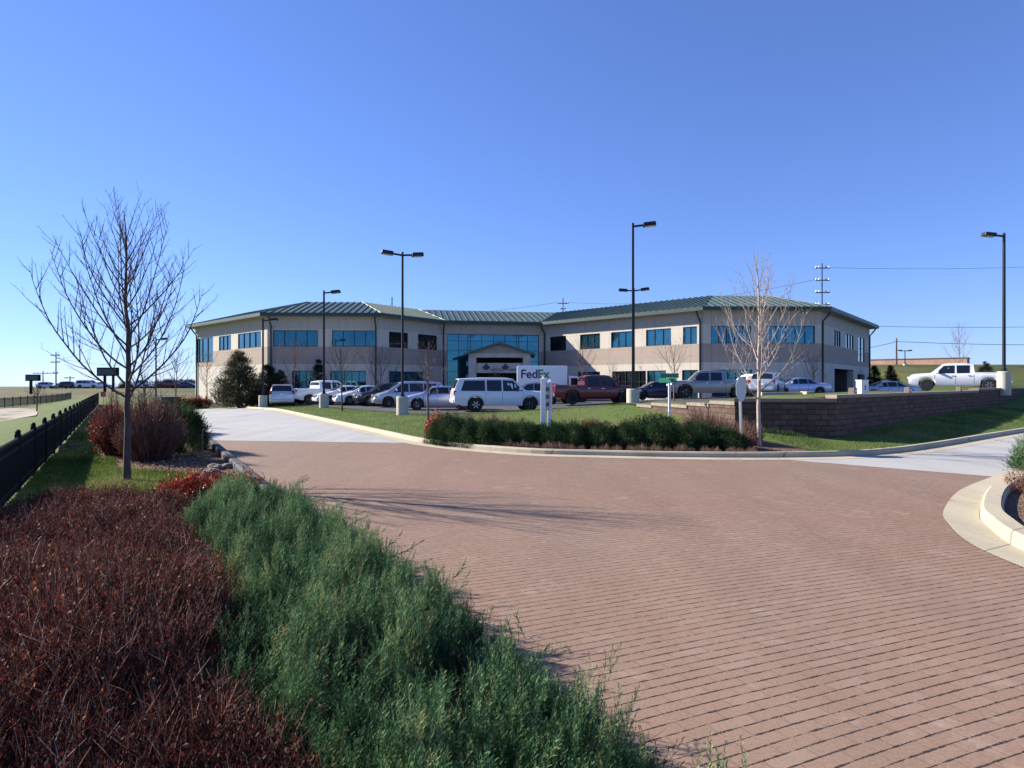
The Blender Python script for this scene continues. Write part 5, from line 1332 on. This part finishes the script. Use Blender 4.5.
# vehicles on the far highway
FAR = [(48, 'cro', 1, 'pale crossover first in the line of highway cars'), (62, 'bls', 180, 'silver sedan on the highway beneath the crossarm pole'), (70, 'blk', 0, 'black crossover on the far highway'), (79, 'ws1', 180, 'white sedan on the far highway'),
       (89, 'suv', 0, 'white suv on the far highway left of the dark roadside sign'), (93.5, 'nav', 180, 'dark sedan on the far highway beside the white suv'), (101, 'ws2', 0, 'white sedan on the far highway behind the fence end'), (141, 'wtr', 0, 'white pickup on the far highway behind the bare tree'), (176, 'blk', 180, 'black crossover on the far highway near the building'), (187, 'nav', 0, 'dark sedan on the far highway next to the building corner'), (170, 'red', 0, 'dark red pickup on the far highway')]
for xx, src, rot, lab in FAR:
    Y = 148 if rot == 0 else 152; x = px(xx, Y); dup(V[src], (x, Y, base_h(x, Y)+.02), math.radians(rot), lab, group='cars on the far highway')
sheet('highway', [(-190, 143), (-50, 143), (-50, 157), (-190, 157)], .02, M['asphalt'], 4.0)

# ------------------------------------------------------------------ grass blades, fallen leaves
def grass_patch(name, polys, dens, hlo, hhi, label, hf=base_h):
    parts = []
    for poly, n in polys:
        P = np.array(poly); lo, hi = P.min(0), P.max(0)
        q = RNG.uniform(lo, hi, (n*3, 2)); ins = np.zeros(len(q), bool); j = len(P)-1
        for i in range(len(P)):
            c = ((P[i, 1] > q[:, 1]) != (P[j, 1] > q[:, 1])) & (q[:, 0] < (P[j, 0]-P[i, 0])*(q[:, 1]-P[i, 1])/(P[j, 1]-P[i, 1]+1e-12)+P[i, 0]); ins ^= c; j = i
        q = q[ins][:n]; N = len(q); z = np.array([hf(a, b) for a, b in q])
        cn = clump_noise(q[:, 0], q[:, 1], .8, 4.4)
        parts.append(inst(BLADE, np.stack([q[:, 0], q[:, 1], z-.005], 1), rots(N, 0, .6), RNG.uniform(hlo, hhi, N), 0, np.clip(RNG.normal(.45, .22, N)+.7*cn, 0, 1)))
    o = link(name, fast_mesh(name, parts, [M['blade']])); tag(o, label, 'grass', kind='stuff')
def Fx(y): return -8.2-.617*(y-10.9)
grass_patch('grass', [([(Fx(7)+.06, 7), (Fx(14)+.06, 14), (-8.3, 13.4), (-7.4, 11.9), (-5.6, 11.2), (-4.8, 9.2), (-5.3, 7.2)], 42000), ([(Fx(14)+.06, 14), (Fx(34)+.06, 34), (-17.9, 33), (-8.9, 13.6)], 30000)], 1, .05, .13, 'short green grass on the strip along the black fence')
ver = [(p[0], p[1]) for p in offset_line(RK, .35) if p[1] > 17.5 and p[0] < 0]
grass_patch('grass', [(ver+[(-2, 18.6), (2.5, 18.2), (5, 19), (5, 30), (3.8, 34), (-4.2, 33), (-11.4, 42.4), (-17, 50)], 60000)], 1, .04, .09, 'short mown grass on the verge between street and parking lot')
bank = [(p[0], p[1]) for p in offset_line(RK, .35) if p[0] > 6.9 and p[1] < 30]
grass_patch('grass', [(bank+[(24, 31.5), (8.9, 17.3), (6.6, 17.6), (7, 15.4)], 60000)], 1, .04, .10, 'green grass on the bank below the retaining wall')
N = 2600; q = RNG.random((N, 2)); yy = 8.5+q[:, 0]*7; xx = Lx(0)-.577*yy-.5-q[:, 1]*2.4
parts = [inst(LEAF, np.stack([xx, yy, np.full(N, .045)], 1), rots(N, 1.2, 1.57), RNG.uniform(.03, .07, N), 0, RNG.random(N))]
o = link('leaf_litter', fast_mesh('leaf_litter', parts, [M['litter']])); tag(o, 'tan fallen leaves scattered under the left strip shrubs', 'leaf litter', kind='stuff')

# ------------------------------------------------------------------ light, sky, camera
SUN_AZ = math.atan2(-.935, .355); SUN_EL = math.radians(28)
w = bpy.data.worlds.new('World'); SC.world = w; w.use_nodes = True
nt = w.node_tree; bg = nt.nodes['Background']; sky = nt.nodes.new('ShaderNodeTexSky'); sky.sky_type = 'NISHITA'; sky.sun_disc = False
sky.sun_elevation = SUN_EL; sky.sun_rotation = SUN_AZ; sky.altitude = 300; sky.air_density = 1.0; sky.dust_density = 0.0; sky.ozone_density = 3.0
mx = nt.nodes.new('ShaderNodeMix'); mx.data_type = 'RGBA'; mx.blend_type = 'MULTIPLY'; mx.inputs[0].default_value = 1
gm = nt.nodes.new('ShaderNodeGamma'); gm.inputs[1].default_value = .8; nt.links.new(sky.outputs[0], gm.inputs[0])
nt.links.new(gm.outputs[0], mx.inputs[6]); mx.inputs[7].default_value = (1.10, 1.40, 2.35, 1)
nt.links.new(mx.outputs[2], bg.inputs[0]); bg.inputs[1].default_value = .05
sl = bpy.data.lights.new('sun', 'SUN'); sl.energy = 5.0; sl.angle = math.radians(.53); sl.color = (1, .92, .80)
so = bpy.data.objects.new('sun', sl); COL.objects.link(so)
d = Vector((math.sin(SUN_AZ)*math.cos(SUN_EL), math.cos(SUN_AZ)*math.cos(SUN_EL), math.sin(SUN_EL)))
so.rotation_euler = d.to_track_quat('Z', 'Y').to_euler(); so.location = d*50
cam = bpy.data.cameras.new('camera'); cam.sensor_width = 36; cam.lens = F/1024*36; cam.clip_start = .05; cam.clip_end = 5000
co = bpy.data.objects.new('camera', cam); COL.objects.link(co); co.location = (0, 0, EYE); co.rotation_euler = (PI/2, 0, 0); SC.camera = co
SC.view_settings.view_transform = 'Standard'; SC.view_settings.look = 'None'; SC.view_settings.exposure = 1.22; SC.view_settings.gamma = 1
SC.view_settings.use_curve_mapping = False
SC.render.engine = 'CYCLES'; SC.cycles.max_bounces = 6; SC.cycles.use_denoising = True
